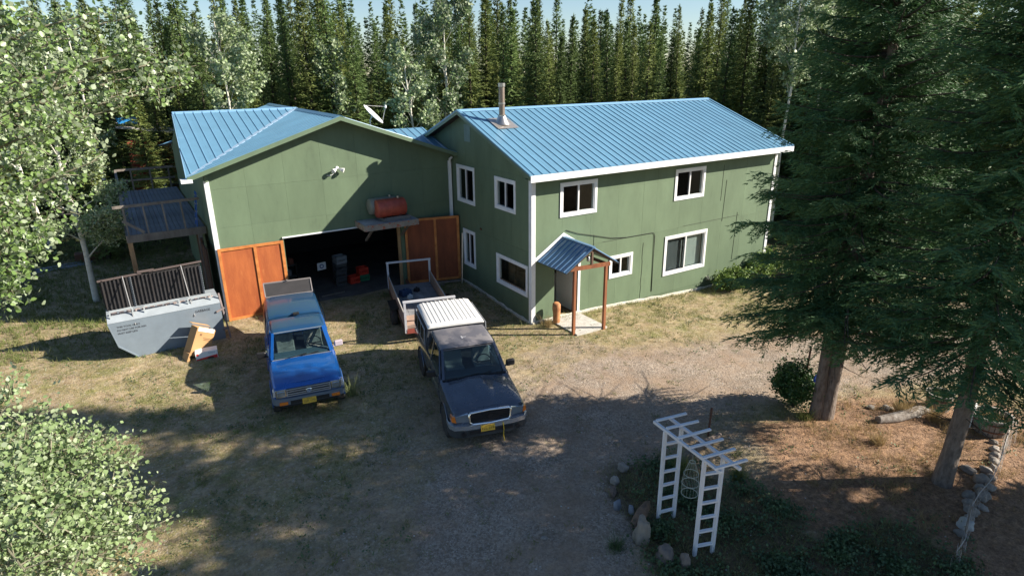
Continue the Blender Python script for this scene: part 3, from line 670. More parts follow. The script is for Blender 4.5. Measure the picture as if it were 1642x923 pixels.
tank('grey_tank', 'dull reddish grey tank behind the red tank on the shelf', (-3.02, GY-.30, 3.56), 1.0, .29, oldtank)

# dish ---------------------------------------------------------------
dish = thing('satellite_dish', 'white oval satellite dish on a mast behind the garage ridge', 'satellite dish', (-1.85, 8.6, 5.95))
k = MB(); prof = []
n = 28; vs = []; fs = []
for i in range(7):
    rr = .46*i/6
    for j in range(n):
        a = 2*math.pi*j/n; vs.append(Vector((rr*math.cos(a), rr*1.08*math.sin(a), .32*rr*rr)))
for i in range(6):
    for j in range(n): fs.append((i*n+j, i*n+(j+1) % n, (i+1)*n+(j+1) % n, (i+1)*n+j))
dd = Vector((.62, -.35, .70)).normalized(); q = dd.to_track_quat('Z', 'Y').to_matrix(); off = Vector((-.05, 0, .55))
o2 = [v-Vector((0, 0, .015)) for v in vs]
k.add([q @ v+off for v in vs], fs); k.add([q @ v+off for v in o2], fs)
k.build('reflector', white, dish, smooth=60)
k = MB(); k.tube([off-q @ Vector((0, 0, .03)), (-.12, .12, .35), (-.12, .12, -.4)], .03, 8); k.build('mast', steel, dish, smooth=50)
f = q @ Vector((0, -.15, .62))+off
k = MB(); k.tube([q @ Vector((0, -.46, .08))+off, f], .014, 6); k.tube([q @ Vector((0, .46, .08))+off, f], .012, 6); k.build('feed_arm', steel, dish)
k = MB(); k.lathe([(.03, -.06), (.045, 0), (.03, .06)], f, n=10); k.build('feed_horn', white, dish, smooth=50)

# deck ---------------------------------------------------------------
DZ = 3.2; dk = thing('wooden_deck', 'raised grey plank deck with rails left of the garage', 'deck', (-9.9, 11.5, 0))
dx0, dx1, dy0, dy1 = -1.17, 1.15, -4.4, 5.0
nb = 16; wB = (dx1-dx0)/nb
bm_ = MB(); bm_.b2((0, dy0, DZ-.04), (wB-.012, dy1, DZ)); first = None
for i in range(nb):
    if first is None: first = bm_.build('deck_board', deckm, dk); o = first
    else: o = first.copy(); C.objects.link(o); o.parent = dk
    o.location = (dx0+i*wB, 0, rnd.uniform(-.004, .004))
k = MB(); k.b2((dx0-.04, dy0-.05, DZ-.24), (dx1, dy0-.002, DZ+.01)); k.b2((dx0-.05, dy0, DZ-.22), (dx0-.004, dy1, DZ-.02))
for i in range(9): k.b2((dx0, dy0+i*1.15, DZ-.2), (dx1, dy0+.05+i*1.15, DZ-.045))
k.build('joist_frame', wood, dk)
for (x, y) in ((dx0+.03, dy0+.04), (dx1-.2, dy0+.04), (dx0+.03, dy0+4.2), (dx0+.03, dy1-.1)):
    k = MB(); k.b2((x-.07, y-.05, 0), (x+.07, y+.05, DZ-.23)); k.build('support_post', woodn if x < 0 and y < -3 else wood, dk)
for i, x in enumerate((dx0+.05, dx0+.62, dx0+1.18, dx0+1.72)):
    k = MB(); k.beam((x, dy0-.02, DZ+.01), (x-.03, dy0-.02, DZ+.93), .05, .05); k.build('baluster', wood, dk)
k = MB(); k.beam((dx0-.25, dy0-.03, DZ+.95), (dx1-.05, dy0-.03, DZ+.98), .05, .09); k.build('top_rail', wood, dk)
k = MB(); k.beam((dx0-.05, dy0-.03, DZ+.5), (dx0+.5, dy0-.03, DZ+.05), .04, .09); k.build('brace', wood, dk)
for i in range(6):
    k = MB(); k.beam((dx0+.03, dy0+1.4+i*1.55, DZ), (dx0+.03, dy0+1.4+i*1.55, DZ+.9), .07); k.build('rail_post', wood, dk)
k = MB(); k.beam((dx0+.03, dy0, DZ+.93), (dx0+.03, dy1, DZ+.93), .05, .09, (1, 0, 0)); k.beam((dx0, dy1, DZ+.93), (dx1, dy1, DZ+.93), .05, .09); k.beam((dx0, dy1, DZ+.45), (dx1, dy1, DZ+.45), .04, .07); k.build('top_rail', wood, dk)
for i in range(3):
    k = MB(); k.beam((dx0+.6+i*.75, dy1, DZ), (dx0+.6+i*.75, dy1, DZ+.9), .06); k.build('rail_post', wood, dk)
# blue folding ladder on deck
k = thing('blue_stepladder', 'blue stepladder folded against the wall on the deck', 'stepladder', (-8.98, 7.5, DZ))
bl = mat('blue_fibreglass', (.03, .13, .45), .5)
for s in (-1, 1):
    a = MB(); a.beam((0, s*.2, 0), (.15, s*.15, 1.15), .05, .03); a.build('side_rail', bl, k)
for i in range(4):
    a = MB(); a.beam((.03+i*.036, -.18, .22+i*.27), (.03+i*.036, .18, .22+i*.27), .07, .02); a.build('step', steel, k)
for i in range(5):
    k = MB(); k.b2((-8.98-.0, 5.9+i*.5, .1), (-8.93, 6.36+i*.5, 2.9-rnd.random()*.2)); k.rough(.01, 2)
    tag(k.build('leaning_sheet', mat('brown_sheet', (.11, .05, .03), .85, var=.4, rand=.25)), 'dark brown board standing against the garage side wall under the deck', 'board', 'brown boards under the deck')
# ------------------------------------------------------------------ pickups (local frame: front bumper at x=0, body towards -x, +y = vehicle's left)
def loft(mb, st, cap=True):
    """st: list of (x, [(y,z)...] half profile from bottom centre to top centre)"""
    n = len(st[0][1]); m = 2*n-2; vs = []; fs = []
    for x, pr in st:
        xs = x if isinstance(x, (list, tuple)) else [x]*n
        ring = [(xs[i], pr[i][0], pr[i][1]) for i in range(n)]+[(xs[i], -pr[i][0], pr[i][1]) for i in range(n-2, 0, -1)]
        vs += ring
    for i in range(len(st)-1):
        for k in range(m): fs.append((i*m+k, i*m+(k+1) % m, (i+1)*m+(k+1) % m, (i+1)*m+k))
    if cap: fs.append(tuple(range(m))); fs.append(tuple(range((len(st)-1)*m+m-1, (len(st)-1)*m-1, -1)))
    mb.add(vs, fs)
def wheel(parent, x, y, r, w, rimm, side):
    t = MB(); s = side
    t.lathe([(r*.60, -w/2+.02), (r*.80, -w/2), (r*.93, -w/2+.01), (r, -w/2+.04), (r, w/2-.04), (r*.93, w/2-.01), (r*.80, w/2), (r*.60, w/2-.02)], (0, 0, 0), 'y', 32)
    for k in range(32):
        a = 2*math.pi*k/32; M = Matrix.Rotation(a, 3, 'Y')
        t.box(M @ Vector((0, ((k % 2)-.5)*w*.42, r-.004)), (.035, w*.40, .022), M)
    o = t.build('wheel', rubber, parent, smooth=35); o.location = (x, y, r)
    k = MB(); k.lathe([(r*.61, -.07*s), (r*.61, .085*s), (r*.55, .09*s), (r*.52, .06*s), (r*.30, .045*s), (r*.22, .075*s), (r*.12, .085*s), (.001, .085*s)], (0, 0, 0), 'y', 24)
    k.build('rim', rimm, o, smooth=35)
    k = MB()
    for j in range(6):
        a = 2*math.pi*j/6; c = Vector((math.cos(a)*r*.41, .055*s, math.sin(a)*r*.41)); k.lathe([(.035, -.006), (.035, .006)], c, 'y', 8)
    k.build('rim_hole', blackp, o)
    return o
def quadsheet(mb, q, th, nsub=1):
    """thin slab over quad q (4 Vectors); thickness along -normal"""
    a, b, c, d = map(Vector, q); n = (b-a).cross(d-a).normalized()
    mb.add([a, b, c, d, a-n*th, b-n*th, c-n*th, d-n*th], [(0, 1, 2, 3), (7, 6, 5, 4), (0, 4, 5, 1), (1, 5, 6, 2), (2, 6, 7, 3), (3, 7, 4, 0)])
def inset(q, s):
    c = sum((Vector(p) for p in q), Vector())/len(q); return [Vector(p)+(c-Vector(p))*s for p in q]
def plate(parent, x, z, y, txt, top):
    k = MB(); k.b2((x, y-.16, z-.08), (x+.008, y+.16, z+.08)); p = k.build('licence_plate', mat('yellow_plate', (.72, .46, .06), .5, var=.1), parent)
    M = Matrix.Translation((x+.009, y, z-.012)) @ Matrix.Rotation(R(90), 4, 'Z') @ Matrix.Rotation(R(90), 4, 'X')
    text_mesh(txt, .085, 'plate_number', mat('plate_blue', (.12, .06, .03), .5), p, M, .001)
    M = Matrix.Translation((x+.009, y, z+.055)) @ Matrix.Rotation(R(90), 4, 'Z') @ Matrix.Rotation(R(90), 4, 'X')
    text_mesh(top, .036, 'plate_heading', MATS['plate_blue'], p, M, .001)
def seat(parent, x, y, m):
    k = MB(); k.box((x, y, .80), (.5, .5, .16)); k.box((x-.27, y, 1.08), (.14, .48, .55), Matrix.Rotation(R(-12), 3, 'Y')); k.box((x-.33, y, 1.40), (.10, .26, .17), Matrix.Rotation(R(-12), 3, 'Y'))
    k.build('seat', m, parent, bevel=.03)
def pickup(name, label, loc, head, p, scale=1.0):
    t = thing(name, label, 'pickup truck', loc, 0, scale=scale)
    f = Vector((head[0], head[1], 0)).normalized(); t.rotation_euler = (0, 0, math.atan2(f.y, f.x))
    w, L = p['w'], p['L']; zb = p['zb']; paint = p['paint']
    def prof(x, zt, zc, ws=1.0, zb_=None, crown=.0):
        b = zb if zb_ is None else zb_; W_ = w*ws
        return (x, [(0, b), (W_*.80, b), (W_*.965, b+.06), (W_*.985, b+.16), (W_, (b+zt)/2+.03), (W_*.988, zt-.10), (W_*.955, zt-.02), (W_*.90, zt+.012), (W_*.72, zc-.004+crown*.0), (W_*.45, zc+crown), (0, zc+crown)])
    zf, zh, zbelt = p['zf'], p['zh'], p['zbelt']; cow = -p['cowl']
    st = [prof(-.10, zf-.075, zf-.06, .93), prof(-.16, zf-.02, zf-.005, .965), prof(-.30, zf+.0, zf+.03, .985, crown=.01), prof(-.7, zf+(zh-zf)*.4, zf+(zh-zf)*.5+.02, 1, crown=.015),
          prof(cow+.02, zh-.01, zh, 1, crown=.01), prof(cow-.1, zbelt, zbelt-.02), prof(-L*.5, zbelt, zbelt-.02), prof(p['cab_end'], zbelt, zbelt-.02)]
    k = MB(); loft(k, st); body = k.build('cab_body', paint, t, smooth=28)
    ft = p['axf']; ra = p['axr']; r = p['r']
    boolean_cut(body, [(-ft, w+.0, r+.02, r+.075, .26), (-ft, -w, r+.02, r+.075, .26)])
    body.data.polygons.foreach_set('use_smooth', [True]*len(body.data.polygons)); body.data.set_sharp_from_angle(angle=R(28))
    st = [prof(p['cab_end']-.02, zbelt, zbelt-.02), prof(-L*.8, zbelt, zbelt-.02), prof(-L+.06, zbelt, zbelt-.02, .99), prof(-L+.02, zbelt-.03, zbelt-.05, .97)]
    k = MB(); loft(k, st); bed = k.build('cargo_bed', paint, t, smooth=28); boolean_cut(bed, [(-ra, w, r+.02, r+.075, .26), (-ra, -w, r+.02, r+.075, .26)])
    bed.data.polygons.foreach_set('use_smooth', [True]*len(bed.data.polygons)); bed.data.set_sharp_from_angle(angle=R(28))
    k = MB(); k.b2((-L+.1, -w*.75, zb+.04), (-.25, w*.75, zb+.14)); k.b2((-L+.3, -w*.35, zb-.12), (-.4, w*.35, zb+.06)); k.build('chassis', blackp, t)
    for ax in (-ft, -ra):
        k = MB(); k.tube([(ax, -w*.8, r), (ax, w*.8, r)], .05, 8); k.build('axle', blackp, t)
        for s in (-1, 1):
            wheel(t, ax, s*(w-.085), r, .23, p['rim'], s)
            k = MB(); n = 14; rr = r+.078   # arch lip
            pts = [(ax+rr*math.cos(a), s*(w+.004), r+.02+rr*math.sin(a)) for a in [R(-8+196*i/n) for i in range(n+1)]]
            k.tube(pts, .018, 6); k.build('wheel_arch', p['arch'], t, smooth=60)
    # hood panel
    pts = []; nx, ny = 8, 8
    k = MB(); x0, x1 = -.20, cow+.035
    vs = []
    def hz(x, y):
        u = (x0-x)/(x0-x1); base = (zf-.005)+(zh-zf+.008)*(1-(1-u)**1.6); e = abs(y)/(w*.84)
        z = base+.022-.045*e**3.5
        if p.get('bulge'): z += .030*(1-sstep(.30, .42, e+.10*(1-u)))*sstep(.02, .4, u)
        else: z += .008*(1-sstep(.55, .7, e))
        return z
    for i in range(nx+1):
        for j in range(-ny, ny+1):
            u = i/nx; x = x0+(x1-x0)*u; hw = w*(.80+.045*u)
            if i == 0: x -= .035*(abs(j)/ny)**2*2
            y = hw*j/ny; vs.append((x, y, hz(x, y)))
    m_ = 2*ny+1; fs = [(i*m_+j, (i+1)*m_+j, (i+1)*m_+j+1, i*m_+j+1) for i in range(nx) for j in range(m_-1)]
    N_ = len(vs); vs2 = vs+[(a, b, c-.035) for a, b, c in vs]
    rim_ = [(i, 0) for i in range(nx+1)]+[(nx, j) for j in range(1, m_)]+[(i, m_-1) for i in range(nx-1, -1, -1)]+[(0, j) for j in range(m_-2, 0, -1)]
    ids = [i*m_+j for i, j in rim_]
    fs += [(ids[q], ids[(q+1) % len(ids)], ids[(q+1) % len(ids)]+N_, ids[q]+N_) for q in range(len(ids))]
    k.add(vs2, fs); k.build('hood', paint, t, smooth=40)
    # cab greenhouse
    zr = p['zr']; wb, wr = w*.93, w*p['wr']; xa0, xa1 = cow-.02, cow-p['rake']; xr = p['cab_end']; xr1 = xr+.10
    A = {s: (Vector((xa0, s*wb*.93, zbelt-.01)), Vector((xa1, s*wr*.93, zr-.035))) for s in (-1, 1)}
    A0 = {s: (Vector((xa0-.16, s*wb, zbelt-.01)), Vector((xa1-.10, s*wr, zr-.05))) for s in (-1, 1)}
    Rr = {s: (Vector((xr, s*wb, zbelt-.01)), Vector((xr1, s*wr, zr-.05))) for s in (-1, 1)}
    bx = (xa1+xr1)/2-p.get('bshift', .1)
    def side(s, x, top): # point on side glass plane
        if top: return Vector((x, s*wr, zr-.05))
        return Vector((x, s*wb, zbelt-.01))
    k = MB()
    for s in (-1, 1):
        k.beam(A[s][0], A[s][1], .06, .06); k.beam(A0[s][0], A0[s][1], .035, .05); k.beam(Rr[s][0], Rr[s][1], .09, .05)
        k.beam(side(s, bx, 0), side(s, bx, 1), .10, .045)
        k.beam(A[s][0], A0[s][0], .04, .04); k.beam(A0[s][1]+Vector((0, 0, -.0)), Rr[s][1], .05, .05)
        k.beam(side(s, A0[s][0].x, 0), side(s, xr, 0), .05, .04)
    k.beam(Rr[-1][1], Rr[1][1], .06, .05); k.beam(Rr[-1][0], Rr[1][0], .06, .08); k.build('pillar', paint, t)
    # roof: crowned slab
    k = MB(); st = []
    for (x, dz, ws) in ((xa1+.035, -.05, .93), (xa1-.03, -.008, .975), (xa1-.25, .012, 1), ((xa1+xr1)/2, .018, 1), (xr1+.1, .010, 1), (xr1-.035, -.012, .985)):
        st.append((x, [(0, zr-.05), (wr*ws*.9, zr-.055), (wr*ws*1.015, zr-.045+dz*.3), (wr*ws*.995, zr-.018+dz*.6), (wr*ws*.90, zr+.0+dz), (wr*ws*.6, zr+.012+dz), (0, zr+.016+dz)]))
    loft(k, st); k.build('roof', p.get('roof', paint), t, smooth=50)
    # glass
    k = MB(); quadsheet(k, [A[-1][0]+Vector((.01, 0, 0)), A[1][0]+Vector((.01, 0, 0)), A[1][1]+Vector((.012, 0, 0)), A[-1][1]+Vector((.012, 0, 0))], .006); k.build('windshield', carglass, t)
    k = MB()
    q = [A[-1][0], A[1][0], A[1][1], A[-1][1]]; o_ = Vector((.018, 0, .008))
    for i in range(4): k.beam(q[i]+o_, q[(i+1) % 4]+o_, .022, .018)
    k.build('windshield_trim', p['wtrim'], t)
    for s in (-1, 1):
        for (xf0, xf1, xb0, xb1) in ((A0[s][0].x-.03, A0[s][1].x-.03, bx+.05, bx+.05), (bx-.05, bx-.05, xr+.05, xr1+.05)):
            k = MB(); quadsheet(k, [side(s, xf0, 0), side(s, xb0, 0), side(s, xb1, 1), side(s, xf1, 1)], .006); k.build('side_window', tint if p['tints'] else carglass, t)
    k = MB(); quadsheet(k, [Rr[-1][0], Rr[1][0], Rr[1][1], Rr[-1][1]], .006); k.build('rear_window', carglass, t)
    # interior
    k = MB(); k.b2((xr+.06, -wb+.05, zbelt-.045), (xa0-.05, wb-.05, zbelt-.005)); k.build('cabin_well', blackp, t)
    k = MB(); k.box((xa0-.20, 0, zbelt-.0), (.34, wb*1.75, .07)); k.build('dashboard', p['dash'], t, bevel=.02)
    for s in (-1, 1): 
        k = MB(); sx = xa1-.22
        k.box((sx, s*.36, zbelt+.18), (.13, .46, .42), Matrix.Rotation(R(-12), 3, 'Y')); k.box((sx-.06, s*.36, zbelt+.42), (.09, .24, .15), Matrix.Rotation(R(-12), 3, 'Y')); k.box((sx+.2, s*.36, zbelt+.0), (.4, .46, .07))
        k.build('seat', p['seat'], t, bevel=.025)
    k = MB(); M = Matrix.Rotation(R(65), 3, 'Y'); c = Vector((xa0-.50, .37, zbelt+.10)); pts = [c+M @ Vector((.18*math.cos(a), .18*math.sin(a), 0)) for a in [2*math.pi*i/18 for i in range(19)]]
    k.tube(pts, .014, 6); k.beam(c-Vector((0, .17, 0)), c+Vector((0, .17, 0)), .03, .02); k.build('steering_wheel', blackp, t, smooth=60)
    k = MB(); k.box((xa1-.02, 0, zr-.14), (.03, .22, .06)); k.build('rearview_mirror', blackp, t)
    for s, zz in ((-1, 0), (1, 0)):
        k = MB(); b = Vector((xa0+.035, s*.15-.25, zbelt+.0)); k.beam(b, b+Vector((-.06, .52, .045)), .016, .012); k.beam(b, b+Vector((.03, -.02, -.01)), .03, .02); k.build('wiper', blackp, t)
    # door panels (proud, with gaps)
    for s in (-1, 1):
        xd0, xd1 = -ft-.42 if -ft-.42 < xa0-.05 else xa0-.05, bx-.0
        zs = [zb+.10, zb+.20, (zb+zbelt)/2+.03, zbelt-.10, zbelt-.03]; yy = [.975, .99, 1.0, .988, .965]
        k = MB(); vs = []; g = .007
        for z, y in zip(zs, yy):
            for x in (xd0, xd1): vs += [(x, s*(w*y+g), z), (x, s*(w*y-.01), z)]
        fs = []
        for i in range(4): a = i*4; fs += [(a, a+2, a+6, a+4), (a+1, a+5, a+7, a+3), (a, a+4, a+5, a+1), (a+2, a+3, a+7, a+6)]
        fs += [(0, 1, 3, 2), (16, 18, 19, 17)]
        k.add(vs, fs); d = k.build('door', paint, t, smooth=40)
        k = MB(); k.box((xd1+.16, s*(w*.988+.02), zbelt-.16), (.15, .025, .04)); k.build('handle', p['handle'], d, bevel=.006)
        k = MB(); k.b2((xd1-.0, s*(w+.003), (zb+zbelt)/2+.0), (xd0, s*(w+.022), (zb+zbelt)/2+.05)); k.build('side_moulding', p['arch'], d)
        # mirror
        k = MB(); c = Vector((xa0-.30, s*(w+.12), zbelt+.07)); k.box(c, (.10, .22, .16), Matrix.Rotation(R(8*s), 3, 'Z')); k.beam((xa0-.26, s*(w-.04), zbelt+.0), c-Vector((0, s*.06, .03)), .06, .05); mo = k.build('side_mirror', p['mirror'][0 if s < 0 else 1], t, bevel=.02)
        k = MB(); k.box(c-Vector((.052, 0, 0)), (.006, .18, .12), Matrix.Rotation(R(8*s), 3, 'Z')); k.build('mirror_glass', chrome, mo)
    return t
# ---- blue pickup
TW = .845; blue = mat('blue_car_paint', (.008, .105, .40), .28, .35, var=.25, vscale=1.5, coat=.8, spec=.6, stain=((.03, .12, .34), 5, .62, .85))
bluef = mat('faded_blue_roof', (.014, .058, .15), .30, .2, col2=(.02, .07, .14), vscale=2.5, coat=.4, stain=((.16, .22, .30), 9, .64, .8))
tp = dict(w=TW, L=4.85, zb=.50, zf=.96, zh=1.08, zbelt=1.10, cowl=1.42, cab_end=-3.02, axf=.78, axr=3.75, r=.36, rake=.58, zr=1.66, wr=.80, paint=blue, roof=bluef, rim=steel, arch=mat('blue_dull', (.02, .07, .2), .5), wtrim=mat('bright_trim', (.5, .52, .55), .3, .7), tints=False,
          dash=mat('grey_dash', (.07, .10, .12), .6), seat=mat('pale_seat', (.26, .23, .20), .9, var=.6, vscale=6), handle=chrome, mirror=(blackp, mat('pink_grey_mirror', (.42, .36, .40), .4)))
toy = pickup('blue_pickup', 'bright blue pickup with matching canopy and rear hatch raised, parked by the orange door', (-7.94, -1.92, -.05), (-.165, -.986), tp, (1.03, 1.03, .99))
k = MB(); k.b2((-.17, -TW*.60, .70), (-.06, TW*.60, .90)); k.build('grille_recess', blackp, toy)
k = MB()
for z in (.715, .765, .83, .885): k.b2((-.07, -TW*.58, z-.011), (-.045, TW*.58, z+.011))
k.b2((-.075, -TW*.60, .70), (-.04, -TW*.575, .9)); k.b2((-.075, TW*.575, .70), (-.04, TW*.60, .9)); k.build('grille', mat('grille_silver', (.50, .52, .56), .3, .5), toy)
k = MB(); k.v = []
for (rx, rz, c) in ((.075, .05, 0), (.028, .05, 0), (.055, .02, .012)):
    pts = [(-.03, rx*math.cos(a), .80+c+rz*math.sin(a)) for a in [2*math.pi*i/16 for i in range(17)]]; k.tube(pts, .008, 5)
k.build('oval_emblem', chrome, toy, smooth=60)
headm = mat('headlight_lens', (.42, .48, .54), .08, .7, coat=1); amber = mat('amber_lens', (.75, .20, .02), .25, coat=.8, spec=.7)
for s in (-1, 1):
    k = MB(); k.b2((-.16, s*TW*.65, .735), (-.04, s*TW*.86, .87)); h = k.build('headlight', headm, toy, bevel=.01)
    k = MB(); k.b2((-.17, s*TW*.61, .70), (-.055, s*TW*.895, .90)); k.build('bezel', chrome, h)
    k = MB(); k.b2((-.24, s*TW*.90, .72), (-.09, s*TW*.965, .885)); k.build('marker_light', mat('clear_marker', (.65, .62, .6), .15, .2, coat=1), toy, bevel=.01)
    k = MB(); k.b2((-.02, s*TW*.60, .525), (.02, s*TW*.83, .60)); k.build('turn_signal', amber, toy)
k = MB(); w = TW
pr = [(-.30, w+.015), (-.14, w+.0), (-.05, w*.93), (0, w*.7), (.012, 0)]
def bumper(pr, z0, z1, d, name, m, par, bev=.0):
    k = MB(); full = pr+[(x, -y) for x, y in reversed(pr[:-1])]; vs = []
    for x, y in full: vs += [(x, y, z0), (x, y, z1), (x-d, y*.98, z1), (x-d, y*.98, z0)]
    fs = [(4*i+a, 4*i+(a+1) % 4, 4*i+4+(a+1) % 4, 4*i+4+a) for i in range(len(full)-1) for a in range(4)]+[(0, 1, 2, 3), (4*len(full)-1, 4*len(full)-2, 4*len(full)-3, 4*len(full)-4)]
    k.add(vs, fs); return k.build(name, m, par, smooth=40)
b = bumper(pr, .51, .68, .12, 'bumper', mat('grey_blue_bumper', (.20, .25, .32), .35, .5), toy)
k = MB(); k.b2((-.01, -.45, .52), (.016, .45, .61)); k.build('bumper_slot', blackp, b)
k = MB(); k.b2((-.2, -.66, .42), (-.06, .66, .475)); k.build('lower_valance', blackp, toy)
plate(toy, .018, .545, -.02, 'GJE 170', 'ALASKA')
# canopy
k = MB(); st = []; zc = 1.70
for x, d, ws in ((-3.06, -.03, .98), (-3.14, .0, 1), (-3.9, .02, 1), (-4.7, .01, 1), (-4.83, -.03, .985)):
    st.append((x, [(0, 1.09), (TW*.97*ws, 1.09), (TW*.965*ws, 1.20), (TW*.86*ws, zc-.08+d), (TW*.80*ws, zc-.02+d), (TW*.6, zc+.012+d), (0, zc+.022+d)]))
loft(k, st); cn = k.build('canopy_shell', bluef, toy, smooth=35)
k = MB()
for s in (-1, 1):
    for a, b_ in ((-3.25, -3.98), (-4.04, -4.68)):
        P_ = lambda x, z: Vector((x, s*(TW*.968+(TW*.858-TW*.968)*(z-1.2)/(zc-.28)+.012), z)); q = [P_(a, 1.24), P_(b_, 1.24), P_(b_, 1.57), P_(a, 1.57)]
        quadsheet(k, q if s < 0 else q[::-1], .008)
k.build('canopy_window', tint, toy)
k = MB(); q = [Vector((-4.82, -TW*.80, zc-.02)), Vector((-4.82, TW*.80, zc-.02)), Vector((-5.42, TW*.82, zc+.24)), Vector((-5.42, -TW*.82, zc+.24))]; quadsheet(k, q, .008); hh = k.build('rear_hatch', mat('smoky_hatch', (.05, .047, .05), .35, var=.2), toy)
k = MB(); u_ = Vector((0, 0, .01))
for i in range(4): k.beam(q[i]+u_, q[(i+1) % 4]+u_, .05 if i == 2 else .03, .03)
k.beam(q[2]*.5+q[3]*.5+Vector((0, 0, .02)), q[2]*.5+q[3]*.5+Vector((.08, 0, .07)), .03); k.build('hatch_frame', mat('hatch_frame_grey', (.22, .20, .20), .5), hh)
k = MB(); 
for s in (-1, 1): k.beam((-4.80, s*TW*.78, 1.25), (-5.2, s*TW*.8, zc+.10), .014)
k.build('gas_strut', blackp, toy)
k = MB(); k.box((-3.04, .05, zc+.01), (.10, .16, .05)); k.b2((-3.08, -TW*.78, 1.2), (-3.0, TW*.78, 1.62)); k.build('third_brake_light', blackp, toy)
# ---- grey pickup
RW = .875; greyp = mat('dark_grey_car_paint', (.085, .097, .125), .26, .55, var=.15, vscale=2, coat=.8, spec=.6, stain=((.07, .07, .075), 4, .62, .85))
greyr = mat('mottled_grey_roof', (.17, .16, .175), .5, .1, col2=(.20, .19, .195), vscale=2, stain=((.12, .12, .14), 1.4, .5, .55))  # roof lighter than the body paint, with darker blotches
rp = dict(w=RW, L=5.12, zb=.50, zf=1.00, zh=1.13, zbelt=1.16, cowl=1.42, cab_end=-3.30, axf=.86, axr=4.05, r=.385, rake=.62, zr=1.72, wr=.79, paint=greyp, roof=greyr, rim=mat('alloy_rim', (.35, .35, .36), .35, .8), arch=greyp, wtrim=blackp, tints=False, bulge=True,
          dash=mat('tan_dash', (.07, .07, .075), .6), seat=mat('grey_seat', (.15, .15, .145), .9), handle=blackp, mirror=(blackp, blackp))
rg = pickup('grey_pickup', 'dark grey pickup with a ribbed white topped canopy, parked in front of the trailer', (-4.80, -5.47, -.10), (-.255, -.967), rp, (1.03, 1.03, 1.0))
k = MB(); k.b2((-.17, -RW*.50, .72), (-.07, RW*.50, .95)); k.build('grille_recess', blackp, rg)
ring = [(-.045, -RW*.47, .70), (-.05, -RW*.535, .76), (-.06, -RW*.54, .95), (-.075, -RW*.50, .975), (-.085, 0, .985), (-.075, RW*.50, .975), (-.06, RW*.54, .95), (-.05, RW*.535, .76), (-.045, RW*.47, .70), (-.02, 0, .69), (-.045, -RW*.47, .70)]
k = MB(); k.tube(ring, .030, 8); k.build('grille_surround', chrome, rg, smooth=60)
k = MB()
for z in (.77, .82, .87, .92): k.b2((-.085, -RW*.50, z-.008), (-.055, RW*.50, z+.008))
k.lathe([(.001, .0), (.06, .004), (.06, .012), (.001, .014)], (-.05, 0, .845), 'x', 16); k.build('grille', blackp, rg)
for s in (-1, 1):
    k = MB(); k.prism([(s*RW*.565, .76), (s*RW*.87, .78), (s*RW*.90, .93), (s*RW*.57, .965)], lambda u, v, w_: (w_-(abs(u)/RW)**3*.05, u, v), -.20, -.055); k.build('headlight', headm, rg)
    k = MB(); k.prism([(s*RW*.875, .78), (s*RW*.985, .79), (s*RW*.975, .92), (s*RW*.905, .93)], lambda u, v, w_: (w_-((abs(u)/RW)-.87)*.5, u, v), -.24, -.07); k.build('turn_signal', amber, rg)
pr2 = [(-.42, w*1.045+.03), (-.20, RW+.03), (-.06, RW*.93), (.0, RW*.62), (.025, 0)]
bumper(pr2, .59, .70, .14, 'bumper', mat('bumper_chrome', (.62, .64, .68), .22, .75), rg)
b = bumper([(x-.01, y*.99) for x, y in pr2], .40, .60, .16, 'lower_bumper', mat('bumper_grey', (.04, .045, .05), .5), rg)
k = MB(); k.b2((-.01, -.5, .47), (.018, .5, .55)); 
for s in (-1, 1): k.lathe([(.055, -.0), (.055, .03)], (-.02, s*.62, .49), 'x', 12)
k.build('bumper_intake', blackp, b)
plate(rg, .03, .60, -.08, 'FZL 218', 'ALASKA')
k = MB(); k.tube([(-.03, .27, .70), (.04, .275, .64), (.055, .28, .5), (.05, .27, .35), (.06, .29, .2)], .009, 6); k.build('yellow_cord', mat('yellow_cord', (.6, .42, .03), .6), rg)
# canopy with white ribbed top
whc = mat('white_canopy_top', (.74, .73, .71), .45, var=.08, stain=((.5, .48, .45), 5, .6, .85)); zc = 1.80
k = MB(); st = []
for x, ws in ((-3.36, .985), (-3.42, 1), (-5.0, 1), (-5.07, .985)):
    st.append((x, [(0, 1.15), (RW*.975*ws, 1.15), (RW*.965*ws, 1.24), (RW*.865*ws, zc-.10), (RW*.84*ws, zc-.06), (0, zc-.06)]))
loft(k, st); k.build('canopy_shell', mat('canopy_dark', (.06, .065, .075), .45), rg, smooth=35)
k = MB(); st = []
for x, d in ((-3.33, -.05), (-3.40, -.012), (-3.5, 0), (-5.0, 0), (-5.09, -.02), (-5.12, -.06)):
    st.append((x, [(0, zc-.075), (RW*.855, zc-.08), (RW*.87, zc-.06+d*.4), (RW*.84, zc-.01+d), (RW*.76, zc+.015+d), (0, zc+.03+d)]))
loft(k, st); top = k.build('canopy_top', whc, rg, smooth=40)
for i in range(-5, 6):
    k = MB(); y = i*.118; z = zc+.03-.015*(abs(y)/(RW*.76)); k.add([(x, y+dy, z+dz) for x in (-3.46, -5.04) for dy, dz in ((-.035, -.004), (-.018, .012), (.018, .012), (.035, -.004))], [(0, 1, 5, 4), (1, 2, 6, 5), (2, 3, 7, 6), (0, 3, 2, 1), (4, 5, 6, 7)]); k.build('roof_rib', whc, top)
